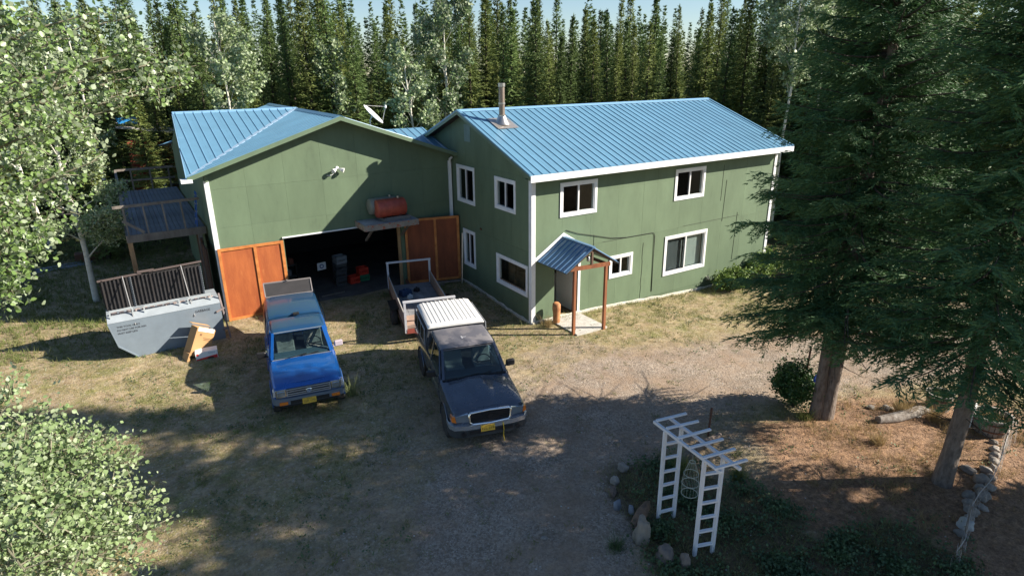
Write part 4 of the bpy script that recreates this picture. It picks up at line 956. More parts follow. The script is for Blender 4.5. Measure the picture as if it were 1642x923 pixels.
for s in (-1, 1):
    P_ = lambda x, z, o_=.012: Vector((x, s*(RW*.967+(RW*.865-RW*.967)*(z-1.24)/(zc-.34)+o_), z))
    for a, b_ in ((-3.50, -3.98), (-4.04, -4.42), (-4.48, -4.96)):
        k = MB(); q = [P_(a, 1.28), P_(b_, 1.28), P_(b_, 1.64), P_(a, 1.64)]; quadsheet(k, q if s < 0 else q[::-1], .008); k.build('canopy_window', tint, rg)
    k = MB()
    for x in (-3.46, -4.01, -4.45, -5.0): k.beam(P_(x, 1.26, .01), P_(x, 1.67, .01), .03, .02)
    for z in (1.25, 1.67): k.beam(P_(-3.42, z, .01), P_(-5.03, z, .01), .03, .02)
    k.build('window_frame', mat('window_alu', (.42, .44, .47), .4, .6), rg)
k = MB(); k.b2((-2.55, -.07, 1.75), (-2.40, -.03, 1.757)); k.b2((-2.5, -.03, 1.75), (-2.48, .06, 1.757)); k.build('roof_sticker', mat('faded_sticker', (.4, .4, .42), .6), rg)
for T, W_, L_ in ((toy, TW, 4.85), (rg, RW, 5.12)):
    for s in (-1, 1):
        k = MB(); k.b2((-L_+.0, s*W_*.84, .80), (-L_+.09, s*W_*.985, 1.05)); k.build('tail_light', mat('red_lens', (.35, .01, .01), .3, coat=.5), T)
    k = MB(); k.b2((-L_-.08, -W_*.9, .5), (-L_+.02, W_*.9, .62)); k.build('rear_bumper', chrome if T == rg else blackp, T)

# ------------------------------------------------------------------ trailer
tr = thing('utility_trailer', 'small flat utility trailer with plywood sides and white end hoops behind the grey pickup', 'trailer', (-3.45, .62, 0), R(-14.5))
# local: +y away from camera (rear), x across
w2, Lt, zf_ = .78, 4.15, .60
tply = mat('worn_plywood', (.36, .25, .18), .8, col2=(.25, .18, .14), vscale=3, stain=((.30, .12, .07), 5, .58, .75))
for i in range(6):
    a = -w2+.03+i*(2*w2-.06)/6; k = MB(); k.b2((a, .05, zf_-.03), (a+(2*w2-.06)/6-.008, Lt-.02, zf_)); k.build('floor_board', mat('trailer_floor', (.24, .25, .27), .8, var=.4, rand=.1), tr)
for s in (-1, 1):
    k = MB(); k.prism([(.02, zf_-.1), (Lt, zf_-.1), (Lt, zf_+.42), (.02, zf_+.36)], lambda u, v, w_: (s*w2+w_, u, v), -.012, .012); k.build('side_panel', tply, tr)
    k = MB(); k.beam((s*w2, .02, zf_+.37), (s*w2, Lt, zf_+.43), .03, .03); k.build('panel_edge', mat('trim_metal', (.42, .40, .38), .5), tr)
    k = MB(); k.beam((s*w2, 0, zf_-.16), (s*w2, Lt, zf_-.16), .07, .09); k.build('frame_rail', rust, tr)
    t_ = MB(); t_.lathe([(.2, -.08), (.26, -.10), (.32, -.09), (.34, -.06), (.34, .06), (.32, .09), (.26, .10), (.2, .08)], (0, 0, 0), 'x', 24); o = t_.build('wheel', rubber, tr, smooth=40); o.location = (s*(w2+.16), 1.75, .34)
    k = MB(); k.lathe([(.2, -.06), (.2, .06), (.05, .03), (.001, .05)], (0, 0, 0), 'x', 16); k.build('rim', mat('rim_white', (.4, .38, .36), .6), o, smooth=40)
    k = MB(); k.b2((s*(w2+.30), 1.3, .72), (s*(w2+.02), 2.2, .75)); k.build('fender', blackp, tr)
hoop = mat('hoop_paint', (.55, .56, .60), .5, stain=((.4, .25, .2), 8, .55, .8))
for y, h in ((-.02, 1.40), (Lt+.02, 1.46)):
    for s in (-1, 1):
        k = MB(); k.b2((s*w2-.035, y-.03, zf_-.2), (s*w2+.035, y+.03, h)); k.build('hoop_post', hoop, tr)
    k = MB(); k.b2((-w2-.05, y-.035, h), (w2+.05, y+.035, h+.06)); k.build('hoop_bar', hoop, tr)
k = MB(); k.b2((-w2, -.05, zf_-.22), (w2, -.005, zf_-.08)); k.build('tail_beam', mat('red_tail_beam', (.30, .07, .05), .6), tr)
k = MB(); k.b2((-w2+.02, -.03, zf_-.06), (w2-.02, -.01, zf_+.02)); k.b2((-w2+.05, .06, zf_+.004), (w2-.05, .9, zf_+.02)); k.build('tailgate_board', mat('pink_brown_board', (.40, .28, .22), .8, var=.3), tr)
k = MB(); k.tube([(-w2, 1.75, .34), (w2, 1.75, .34)], .04, 8); k.build('axle', rust, tr); k = MB(); k.beam((0, Lt, .5), (0, Lt+1.0, .45), .08); k.build('tow_bar', rust, tr)
for i, (nm, lb, m, c, d) in enumerate((('tool_box', 'dark blue box in the trailer bed near its left side', mat('navy', (.02, .05, .12), .5), (-.35, 2.9, .12), (.45, .28, .2)), ('jug', 'small pale bluish jug beside the dark box in the trailer', mat('pale_blue', (.4, .5, .55), .4), (-.25, 2.5, .08), (.2, .12, .14)), ('black_bag', 'small black bag farther back in the trailer bed', blackp, (.1, 3.2, .07), (.18, .2, .13)))):
    M = Matrix.Rotation(R(-14.5), 3, 'Z'); c = M @ Vector((c[0], c[1], zf_+c[2]))+Vector((-3.45, .62, 0)); k = MB(); k.box((0, 0, 0), d, Matrix.Rotation(rnd.uniform(0, 1), 3, 'Z'), .85); k.box((0, 0, d[2]/2+.02), (d[0]*.3, d[1]*.3, .05)); o = k.build(nm, m, bevel=.015); o.location = c; tag(o, lb, nm.replace('_', ' '))

# ------------------------------------------------------------------ dumpster
du = thing('grey_dumpster', 'grey steel garbage bin with slanted bottom and its dark slatted lids folded open', 'dumpster', (-10.5, 4.1, .0))
x0, x1 = -1.52, 1.50; zt, zb_ = 1.36, .10
face = [(x0+.14, .62), (x0+.72, .05), (x1, .10), (x1-.0, zt+.02), (x0, zt-.02)]
k = MB(); k.prism(face, lambda u, v, w_: (u, w_, v), -.0, 1.15); k.build('bin_shell', greym, du)
k = MB(); k.prism([(0, zt-.01), (.28, zt+.13), (.30, zt+.13), (1.15, zt+.12), (1.15, zt-.02)], lambda u, v, w_: (w_, u, v+(w_-x0)*.013), x0+.0, x1); k.build('sloped_top', mat('pale_grey_top', (.33, .37, .40), .45, var=.15), du)
k = MB(); k.beam((x0+.14, -.015, .62), (x0+.72, -.015, .06), .05, .03); k.beam((x0+.72, -.015, .06), (x1, -.015, .11), .03, .03); k.beam((x0+.14, -.012, .62), (x0, -.012, zt-.02), .03, .02); k.build('edge_flange', greym, du)
lidm = mat('dark_lid_metal', (.030, .028, .030), .8, var=.5, vscale=8); lidr = mat('lid_rail', (.035, .03, .03), .7, var=.4)
k = MB(); k.prism([(x0+.02, 1.48), (x1-.3, 1.52), (x1-.3, 2.50), (x0-.02, 2.42)], lambda u, v, w_: (u, w_, v), .84, .86); lid = k.build('lid', lidm, du)
n = 26
for i in range(n):
    u = x0+.06+(x1-.4-x0)*i/(n-1); k = MB(); k.beam((u, .82, 1.5), (u, .82, 2.44), .035 if i % 3 else .05, .04); k.build('slat', lidr if i % 4 == 0 else lidm, lid)
for u in (x0+.75, x1-.35):
    for i in range(16):
        k = MB(); k.beam((u, .79, 1.50+i*.06), (u+.05, .76, 1.52+i*.06), .022); k.build('hinge_tab', greym, lid)
k = MB(); k.beam((x0-.05, .82, 2.43), (x0+1.1, .82, 2.49), .05); k.beam((x0+1.0, .80, 2.54), (x0+1.45, .80, 2.55), .05, .06); k.beam((x0+1.3, .82, 2.51), (x1-.25, .82, 2.58), .05); k.build('lid_rail', mat('rail_brown', (.10, .075, .07), .7), du)
rod = mat('rod_metal', (.30, .30, .30), .45, .4)
for (a, b_) in (((x0+.60, .80, 2.48), (x0+.68, -.02, 1.20)), ((x0+2.18, .80, 2.55), (x0+2.26, -.03, 1.12))):
    k = MB(); k.tube([a, b_], .016, 6); k.build('prop_rod', rod, du)
for (a, b_) in ((x0+.10, x0+.68), (x0+.98, x0+1.92), (x0+2.16, x0+2.80)):
    k = MB(); z = zt+.12; 
    k.beam((a, .18, z-.05), (a, .18, z+.17), .035); k.beam((b_, .18, z-.03), (b_, .18, z+.2), .035); k.beam((a, .18, z+.17), (b_, .18, z+.2), .04); k.build('handle', mat('handle_paint', (.38, .42, .44), .5), du)
k = MB()
for i in range(14): u = x0+.2+i*.2; k.box((u, .34, zt+.17), (rnd.uniform(.06, .16), .08, .05), Matrix.Rotation(rnd.uniform(-.5, .5), 3, 'Z'))
k.build('trash_scrap', mat('pink_scrap', (.45, .36, .33), .8, var=.4), du, kind='stuff')
k = MB(); k.beam((x1+.14, -.05, .05), (x1+.02, .18, 1.65), .035, .05); k.beam((x1-.15, -.02, 1.12), (x1+.10, .02, 1.2), .05, .05); k.beam((x1-.05, -.02, .5), (x1+.12, .0, .52), .05, .05); k.build('end_frame', mat('end_frame_rust', (.30, .24, .23), .7, var=.4), du)
txm = mat('stencil_black', (.03, .03, .035), .7)
MR_ = Matrix.Rotation(R(90), 4, 'X')
text_mesh('GARBAGE', .11, 'stencil_text', txm, du, Matrix.Translation((.98, -.004, 1.24)) @ MR_, .001, width=.42)
for i, (s_, w_) in enumerate((('THIS TOOL ONLY', .60), ('DO NOT USE FOR ASH', .74), ('MUST KEEP LIDS', .5))):
    text_mesh(s_, .075, 'stencil_text', txm, du, Matrix.Translation((x0+.20+w_/2, -.004, 1.20-i*.10)) @ MR_, .001, width=w_)
# boxes
cb = thing('cardboard_box', 'tall open brown cardboard box leaning against the grey garbage bin', 'box', (-9.80, 3.48, .02), scale=1.2)
M = Matrix.Rotation(R(28), 3, 'Y') @ Matrix.Rotation(R(14), 3, 'Z') @ Matrix.Rotation(R(-10), 3, 'X'); o_ = Vector((0, 0, .40))
def bxp(mb, c, d): mb.box(M @ Vector(c)+o_, d, M)
k = MB(); bxp(k, (0, -.17, 0), (.46, .012, .72)); bxp(k, (0, .17, 0), (.46, .012, .72)); bxp(k, (-.224, 0, 0), (.012, .33, .72)); bxp(k, (.224, 0, 0), (.012, .33, .72)); bxp(k, (0, 0, -.354), (.46, .34, .012)); k.build('carton', card, cb)
k = MB(); bxp(k, (0, -.18, .33), (.40, .004, .10)); k.build('paper_strip', whitep, cb)
k = MB(); bxp(k, (0, .26, .40), (.46, .20, .008)); k.build('flap', card, cb); k = MB(); bxp(k, (-.25, -.1, -.40), (.06, .3, .2)); k.build('flap', card, cb)
k = MB(); bxp(k, (-.10, -.181, .2), (.05, .004, .05)); bxp(k, (.08, -.181, .12), (.2, .004, .012)); bxp(k, (.08, -.181, .08), (.16, .004, .012)); k.build('print_mark', mat('brown_print', (.2, .11, .05), .8), cb)
rb = thing('red_white_box', 'small white box with a red printed side in front of the cardboard box', 'box', (-9.70, 3.08, .18), R(-6), scale=1.2)
k = MB(); k.box((0, 0, 0), (.50, .28, .30)); k.build('carton', whitep, rb)
k = MB(); k.prism([(-.24, -.10), (.24, -.13), (.24, .04), (-.24, -.02)], lambda u, v, w_: (u, -.141-w_, v), 0, .003); k.build('red_band', redp, rb)
k = MB(); k.prism([(-.02, -.05), (.05, .0), (.16, -.01), (.13, -.07), (.05, -.09)], lambda u, v, w_: (u, -.1445-w_, v), 0, .002); k.build('dark_print', blackp, rb)
text_mesh('TOOLS', .05, 'box_text', mat('blue_print', (.15, .2, .4), .6), rb, Matrix.Translation((.12, -.142, .10)) @ MR_, .001)
k = MB(); k.lathe([(.03, 0), (.03, .003)], (-.20, -.144, .09), 'y', 12); k.build('round_mark', redp, rb)

# ------------------------------------------------------------------ things in the garage mouth
def crate(name, label, c, d, m, rz=0, grp=None):
    t = thing(name, label, 'crate', c, rz, grp); x, y, z = d; s_ = .015
    k = MB()
    for sx in (-1, 1): 
        for a, b_ in ((0, z*.35), (z*.6, z)): k.b2((sx*x/2-s_/2, -y/2, a), (sx*x/2+s_/2, y/2, b_)); k.b2((-x/2, sx*y/2-s_/2, a), (x/2, sx*y/2+s_/2, b_))
        for i in range(4): k.b2((sx*x/2-s_/2, -y/2+i*y/4, z*.3), (sx*x/2+s_/2, -y/2+i*y/4+.05, z*.65)); k.b2((-x/2+i*x/4+.02, sx*y/2-s_/2, z*.3), (-x/2+i*x/4+.07, sx*y/2+s_/2, z*.65))
    k.b2((-x/2, -y/2, 0), (x/2, y/2, .02)); k.build('lattice', m, t, fix=False); return t
redc = mat('red_plastic', (.55, .04, .02), .45); grc = mat('green_plastic', (.02, .16, .08), .5); blc = mat('black_crate', (.05, .055, .06), .5)
crate('plastic_crate', 'lower red crate at the left on the garage floor', (-3.72, 7.3, .15), (.38, .36, .28), redc, .1)
crate('plastic_crate', 'green crate on the floor under the upper red crate', (-3.27, 7.4, .15), (.38, .36, .26), grc)
crate('plastic_crate', 'upper red crate stacked on the green crate', (-3.30, 7.4, .42), (.38, .36, .28), redc, .06)
for i in range(4): crate('dark_crate', ['bottom black crate of the stack in the middle of the doorway', 'second black crate from the floor in the doorway stack', 'third black crate from the floor in the doorway stack', 'grey crate on top of the black stack in the doorway'][i], (-4.25+.02*i, 7.35, .15+i*.3), (.42, .40, .29), blc if i < 3 else mat('grey_crate', (.20, .22, .24), .5), .05*i, 'crates stacked in the garage doorway')
bk = thing('white_bucket', 'white bucket with a printed label standing at the left of the garage doorway', 'bucket', (-5.72, 6.25, .14))
k = MB(); k.lathe([(.12, 0), (.15, .38), (.16, .38), (.16, .40), (.145, .40), (.115, .02), (.001, .02)], n=20); k.build('pail', mat('bucket_plastic', (.34, .36, .33), .5, var=.2), bk, smooth=40)
k = MB(); k.lathe([(.133, .10), (.148, .28)], n=20); k.v = [v for v in k.v]; k.build('label_band', mat('label_green', (.16, .22, .16), .6, col2=(.4, .42, .4), vscale=14), bk, smooth=40)
k = MB(); k.tube([(.155*math.cos(a), .155*math.sin(a), .37-.1*math.sin(a)) for a in [math.pi*i/10 for i in range(11)]], .005, 5); k.build('bail', steel, bk)
pb = thing('paper_sign', 'small white card with a blue ring inside the garage', 'card', (-4.85, 7.6, .95), R(10))
k = MB(); k.box((0, 0, 0), (.36, .02, .30)); k.build('card', whitep, pb); k = MB(); k.lathe([(.05, 0), (.09, 0), (.09, .004), (.05, .004)], (0, -.015, .0), 'y', 16, close=True); k.build('ring_print', mat('ring_blue', (.05, .12, .3), .6), pb)
sw = thing('shop_shelf', 'dark shelf with grey clutter at the left inside the garage', 'shelf', (-6.2, 8.2, .14))
for z in (0, .45, .9): k = MB(); k.b2((-.5, -.2, z), (.5, .2, z+.03)); k.build('shelf_board', mat('shelf_board', (.10, .09, .08), .8), sw)
for sx in (-1, 1): k = MB(); k.b2((sx*.48-.02, -.2, 0), (sx*.48+.02, .2, 1.0)); k.build('upright', dark, sw)
for i, (x, z, h, c) in enumerate(((-.3, .93, .2, (.3, .32, .35)), (0, .93, .13, (.12, .13, .16)), (.3, .93, .22, (.25, .08, .05)), (-.2, .48, .25, (.08, .1, .2)), (.2, .48, .2, (.3, .3, .3)))):
    k = MB(); k.box((0, 0, h/2), (.22, .22, h), Matrix.Rotation(i*.3, 3, 'Z'), .9); k.lathe([(.05, h), (.04, h+.04)], n=8); o = k.build('container', mat('container_%d' % i, c, .6), bevel=.01); o.location = (-6.2+x, 8.2, .14+z)
    tag(o, ['grey tub on the top left of the garage shelf', 'low dark tub in the middle of the garage shelf top', 'dull red can at the right of the garage shelf top', 'dark blue box on the middle garage shelf', 'grey can on the middle garage shelf'][i], 'container')
k = MB(); k.beam((-5.3, 6.3, .17), (-4.4, 6.35, .17), .03); tag(k.build('metal_bar', steel), 'thin metal bar lying across the garage floor in front of the crates', 'bar')
k = MB(); k.b2((-7.2, 9.5, .14), (-6.2, 10.4, .9)); k.b2((-7.0, 9.6, .9), (-6.4, 10.2, 1.3)); k.build; tag(k.build('covered_machine', dark, bevel=.05), 'dark covered machine deep inside the garage at the left', 'machine')
# ------------------------------------------------------------------ vegetation builders
def soup(name, V, F, m, parent=None, kind=None):
    me = bpy.data.meshes.new(name); V = np.asarray(V, dtype=np.float32); F = np.asarray(F, dtype=np.int32)
    k = F.shape[1]; me.vertices.add(len(V)); me.vertices.foreach_set('co', V.ravel())
    me.loops.add(F.size); me.loops.foreach_set('vertex_index', F.ravel()); me.polygons.add(len(F))
    me.polygons.foreach_set('loop_start', np.arange(0, F.size, k, dtype=np.int32)); me.polygons.foreach_set('loop_total', np.full(len(F), k, dtype=np.int32))
    me.update(calc_edges=True); me.materials.append(m)
    if name is None: return me
    o = bpy.data.objects.new(name, me); C.objects.link(o); o.parent = parent
    if kind: o['kind'] = kind
    return o
def unit(a): return a/np.maximum(np.linalg.norm(a, axis=-1, keepdims=True), 1e-9)
def diamonds(P, D, S, ln, wd):
    """P base, D dir, S side (unit), length, width arrays -> quads"""
    ln = ln[:, None]; wd = wd[:, None]
    V = np.stack([P, P+D*ln*.45+S*wd*.5, P+D*ln, P+D*ln*.45-S*wd*.5], axis=1).reshape(-1, 3)
    return V, np.arange(len(V)).reshape(-1, 4)
def spruce_crown(seed, h, Rr, z0, dz, per, mode='far', wscale=1.0, prof=.75, seglen=.075, ca0=-.42):
    g = np.random.default_rng(seed); PV = []; limbs = []
    Ps, Ds, Ss, Ls, Ws = [], [], [], [], []
    z = z0
    while z < h-.15:
        f = (z-z0)/(h-z0); rad = Rr*(1-f)**prof*(.55+.45*min(1, (f+.02)/.12)) if mode == 'far' else Rr*(1-f)**prof
        n = per if f < .85 else max(3, per-2); a0 = g.uniform(0, 6.28)
        for b in range(n):
            a = a0+b*6.283/n+g.normal(0, .25); L = max(.12, rad*g.uniform(.62, 1.15))
            if g.random() < .06: L *= .5
            out = np.array([math.cos(a), math.sin(a), 0]); sd = np.array([-math.sin(a), math.cos(a), 0])
            ca = ca0+(.53-ca0)*f**1.4+g.normal(0, .07); cb = .20 if f < .8 else .1; zz = z+g.uniform(-.5, .5)*dz
            nb = max(3, int(L/(.13 if mode == 'far' else .085))); t = np.linspace(.12, .98, nb)
            P = out[None]*(L*t)[:, None]; P[:, 2] = zz+L*(ca*t+cb*t*t)
            limbs.append((zz, a, L, ca, cb))
            for s in (-1, 1):
                l = (L*.34*(1-.72*t)+.07)*g.uniform(.6, 1.3, nb)
                d = unit(out[None]*g.uniform(.5, .95, (nb, 1))+sd[None]*s*g.uniform(.6, 1.0, (nb, 1))+np.array([0, 0, 1])[None]*g.normal(-.22, .16, (nb, 1)))
                if mode == 'far':
                    up = np.tile([0, 0, 1.], (nb, 1)); S = unit(np.cross(d, up)+g.normal(0, .25, (nb, 3)))
                    Ps.append(P); Ds.append(d); Ss.append(S); Ls.append(l*1.15+.05); Ws.append(g.uniform(.05, .11, nb)*wscale)
                else:
                    for i in range(nb):
                        m = max(2, int(l[i]/seglen)); u = np.linspace(.05, 1, m); q = P[i][None]+d[i][None]*(l[i]*u)[:, None]; q[:, 2] -= .18*l[i]*u*u
                        cr = unit(np.cross(d[i], [0, 0, 1.]))
                        for e in (-1, 0, 1):
                            dd = unit(d[i][None]+cr[None]*e*g.uniform(.5, .9, (m, 1))+g.normal(0, .13, (m, 3))); 
                            if e == 0: dd[:, 2] += g.uniform(-.5, .25, m)
                            S = unit(np.cross(dd, g.normal(0, 1, (m, 3))+np.array([0, 0, 1.2])))
                            Ps.append(q); Ds.append(dd); Ss.append(S); Ls.append(g.uniform(.09, .17, m)); Ws.append(g.uniform(.020, .034, m)*wscale)
            if mode == 'far':
                k = max(2, nb//3); tt = g.uniform(.3, 1, k); Q = out[None]*(L*tt)[:, None]; Q[:, 2] = zz+L*(ca*tt+cb*tt*tt)
                d = unit(out[None]*.35+g.normal(0, .35, (k, 3))+np.array([0, 0, -.75])); Ps.append(Q); Ds.append(d); Ss.append(unit(np.cross(d, sd[None]+g.normal(0, .5, (k, 3))+out[None]))); Ls.append(g.uniform(.12, .24, k)); Ws.append(g.uniform(.05, .10, k)*wscale)
                tipP = out*L*.8; Ps.append(np.array([[tipP[0], tipP[1], zz+L*(ca*.8+cb*.64)]])); Ds.append(unit(out[None]+[[0, 0, ca*.5]])); Ss.append(sd[None]); Ls.append(np.array([L*.3+.1])); Ws.append(np.array([.15*wscale]))
        z += dz*(1-.35*f)*g.uniform(.85, 1.15)
    k = 8; Ps.append(np.tile([0, 0, h-.5], (k, 1))+np.array([0, 0, 1])[None]*np.linspace(0, .4, k)[:, None]); d = unit(g.normal(0, .4, (k, 3))+[0, 0, 1.]); Ds.append(d); Ss.append(unit(np.cross(d, g.normal(0, 1, (k, 3))))); Ls.append(np.full(k, .25)); Ws.append(np.full(k, .09))
    V, F = diamonds(np.concatenate(Ps), np.concatenate(Ds), np.concatenate(Ss), np.concatenate(Ls), np.concatenate(Ws))
    return V, F, limbs
def trunk_mb(h, r0, lean=(0, 0), n=12, seed=0, zmin=-.3, flare=1.25):
    k = MB(); g = random.Random(seed); pts = []; rs = []
    for i in range(15):
        t = i/14; z = zmin+(h-zmin)*t; pts.append((lean[0]*t+.03*math.sin(z*1.3+seed), lean[1]*t+.03*math.cos(z*1.1+seed), z)); rs.append(r0*((1-t)**.8*(1+(flare-1)*math.exp(-max(0, z)*2.2)))+.008)
    k.tube(pts, rs, n); return k
# forest -------------------------------------------------------------
VAR = []
for i, (h, r, z0, dz, per) in enumerate(((12, 1.6, .8, .25, 9), (12, 1.7, 1.6, .29, 9), (12, 1.5, .9, .24, 9), (12, 1.9, .7, .30, 10), (12, 1.6, 1.8, .27, 8), (12, 1.55, .6, .26, 9))):
    V, F, _ = spruce_crown(100+i, h, r, z0, dz, per, 'far', 1.05, .80)
    o = soup('crown', V, F, needlef); me1 = o.data; o2 = soup('crown', V, F, needleg); me2 = o2.data; bpy.data.objects.remove(o); bpy.data.objects.remove(o2)
    k = trunk_mb(11.6, .13, seed=i, n=7); o = k.build('trunk', bbark, smooth=60); mt = o.data; bpy.data.objects.remove(o)
    VAR.append((me1, me2, mt))
def forest_tree(x, y, h, var, yellow, label, group, wx=1.0):
    t = thing('spruce_tree', label, 'spruce tree', (x, y, gz(x, y) if abs(x) < 60 and abs(y) < 60 else 0), rnd.uniform(0, 6.28), group, scale=(h/12*wx, h/12*wx, h/12))
    m1, m2, mt = VAR[var]
    t.rotation_euler = (rnd.gauss(0, .018), rnd.gauss(0, .018), rnd.uniform(0, 6.28))
    link('trunk', mt, t); link('crown', m2 if yellow else m1, t); return t
fr = random.Random(42); placed = []; FARP = []
CX_, CY_ = -10.961, -16.272
def polar(bear, d): return (CX_+d*math.sin(R(bear)), CY_+d*math.cos(R(bear)))
def zone(b, row):
    a = 'behind the garage roof' if b < 20 else ('in the gap between both roofs' if b < 28 else ('above the chimney' if b < 38 else ('behind the main roof' if b < 50 else 'right of the house')))
    if b < 6: a = 'beyond the deck at the left'
    return a
rows = [(37, 1.35, 10.8, 13.4), (40, 1.35, 11.2, 13.8), (43.5, 1.4, 12, 14.8), (47.5, 1.5, 12, 15.5), (52, 1.6, 12.5, 16), (58, 1.8, 13, 16.5), (65, 2.0, 13, 17), (73, 2.0, 14, 17), (82, 2.0, 14, 18), (92, 2.0, 15, 19)]
for ri, (d0, sp, ha, hb) in enumerate(rows):
    b = -9.0
    while b < 73:
        dd = d0+fr.uniform(-1.6, 1.6)+(0 if b < 20 else (3 if b < 56 else -3-ri*.5)); x, y = polar(b, dd); b += math.degrees(sp*fr.uniform(.7, 1.3)/dd)
        if any((x-p[0])**2+(y-p[1])**2 < 1.0 for p in placed): continue
        if fr.random() < (.16 if ri in (3, 4, 5) else .08): continue
        if ri < 2 and (b < 5.5): continue
        nn = x*.542+y*.84
        if x > 11 and (-6 < nn < 8.6 or (8.6 <= nn < 12.5 and x*.84-y*.54 < 23)): continue
        placed.append((x, y)); h = fr.uniform(ha, hb)
        if 20 < b < 60: h -= .6*ri*.3
        if 36 < b < 50: h -= 1.0
        if b < 14: h -= 1.3
        h -= .5
        h += fr.choice([0, 0, 1.2, 1.0, -1.8, -.9, -.4])
        yl = fr.random() < .45; v = fr.choice([0, 1, 2, 3, 4, 5, 0, 2])
        lab = ('tall ' if h > (ha+hb)/2 else 'shorter ')+('yellow green' if yl else 'dark')+' spruce, '+('front' if ri < 2 else ('middle' if ri < 4 else 'back'))+' rows, '+zone(b, ri)
        if ri >= 5: FARP.append((x, y, h, v)); continue
        young = fr.random() < (.22 if ri < 3 else .05)
        if young: h *= fr.uniform(.5, .72); lab = lab.replace('tall ', 'young low ').replace('shorter ', 'young low ')
        forest_tree(x, y, h, v, yl, lab, 'forest spruces, '+lab, fr.uniform(.72, 1.12) if not young else 1.2)
LV, LF, _ = spruce_crown(300, 12, 1.7, .4, .42, 7, 'far', 1.9, .8); PV, PF, o_ = [], [], 0
for (x, y, h, v) in FARP:
    a = fr.uniform(0, 6.28); s_ = h/12; M = np.array([[math.cos(a), -math.sin(a), 0], [math.sin(a), math.cos(a), 0], [0, 0, 1]])
    PV.append((LV*np.array([s_, s_, s_])) @ M.T+np.array([x, y, 0])); PF.append(LF+o_); o_ += len(LV)
tag(soup('far_spruce_wood', np.concatenate(PV), np.concatenate(PF), needlef), 'far off spruce wood closing the gaps behind the nearer forest rows', 'forest', kind='stuff')
for (b, d, h, v, lab) in ((2.2, 37, 7.6, 3, 'shorter bushy spruce standing alone just beyond the wooden deck'), (-1.8, 33, 8.0, 5, 'spruce half hidden behind the left aspen leaves beyond the deck'),
                         (66, 42, 11.5, 3, 'spruce in shade behind the two big trunks at the right edge'), (61, 40, 10.5, 5, 'wide spruce seen between the house end and the big right spruce')):
    x, y = polar(b, d); forest_tree(x, y, h, v, True, lab, None, 1.15)
for nm, (x, y), h in (('first', (6.5, -17.2), 13), ('second', (9.5, -19.0), 14), ('third', (9.5, -20), 13.5), ('fifth', (12.0, -20.0), 16), ('sixth', (17, -23.5), 15)):
    forest_tree(x, y, h, {'first': 1, 'second': 3, 'third': 0, 'fifth': 3, 'sixth': 1}[nm], False, 'spruce off to the right whose shade falls over the yard', 'spruces off to the right', 1.35)

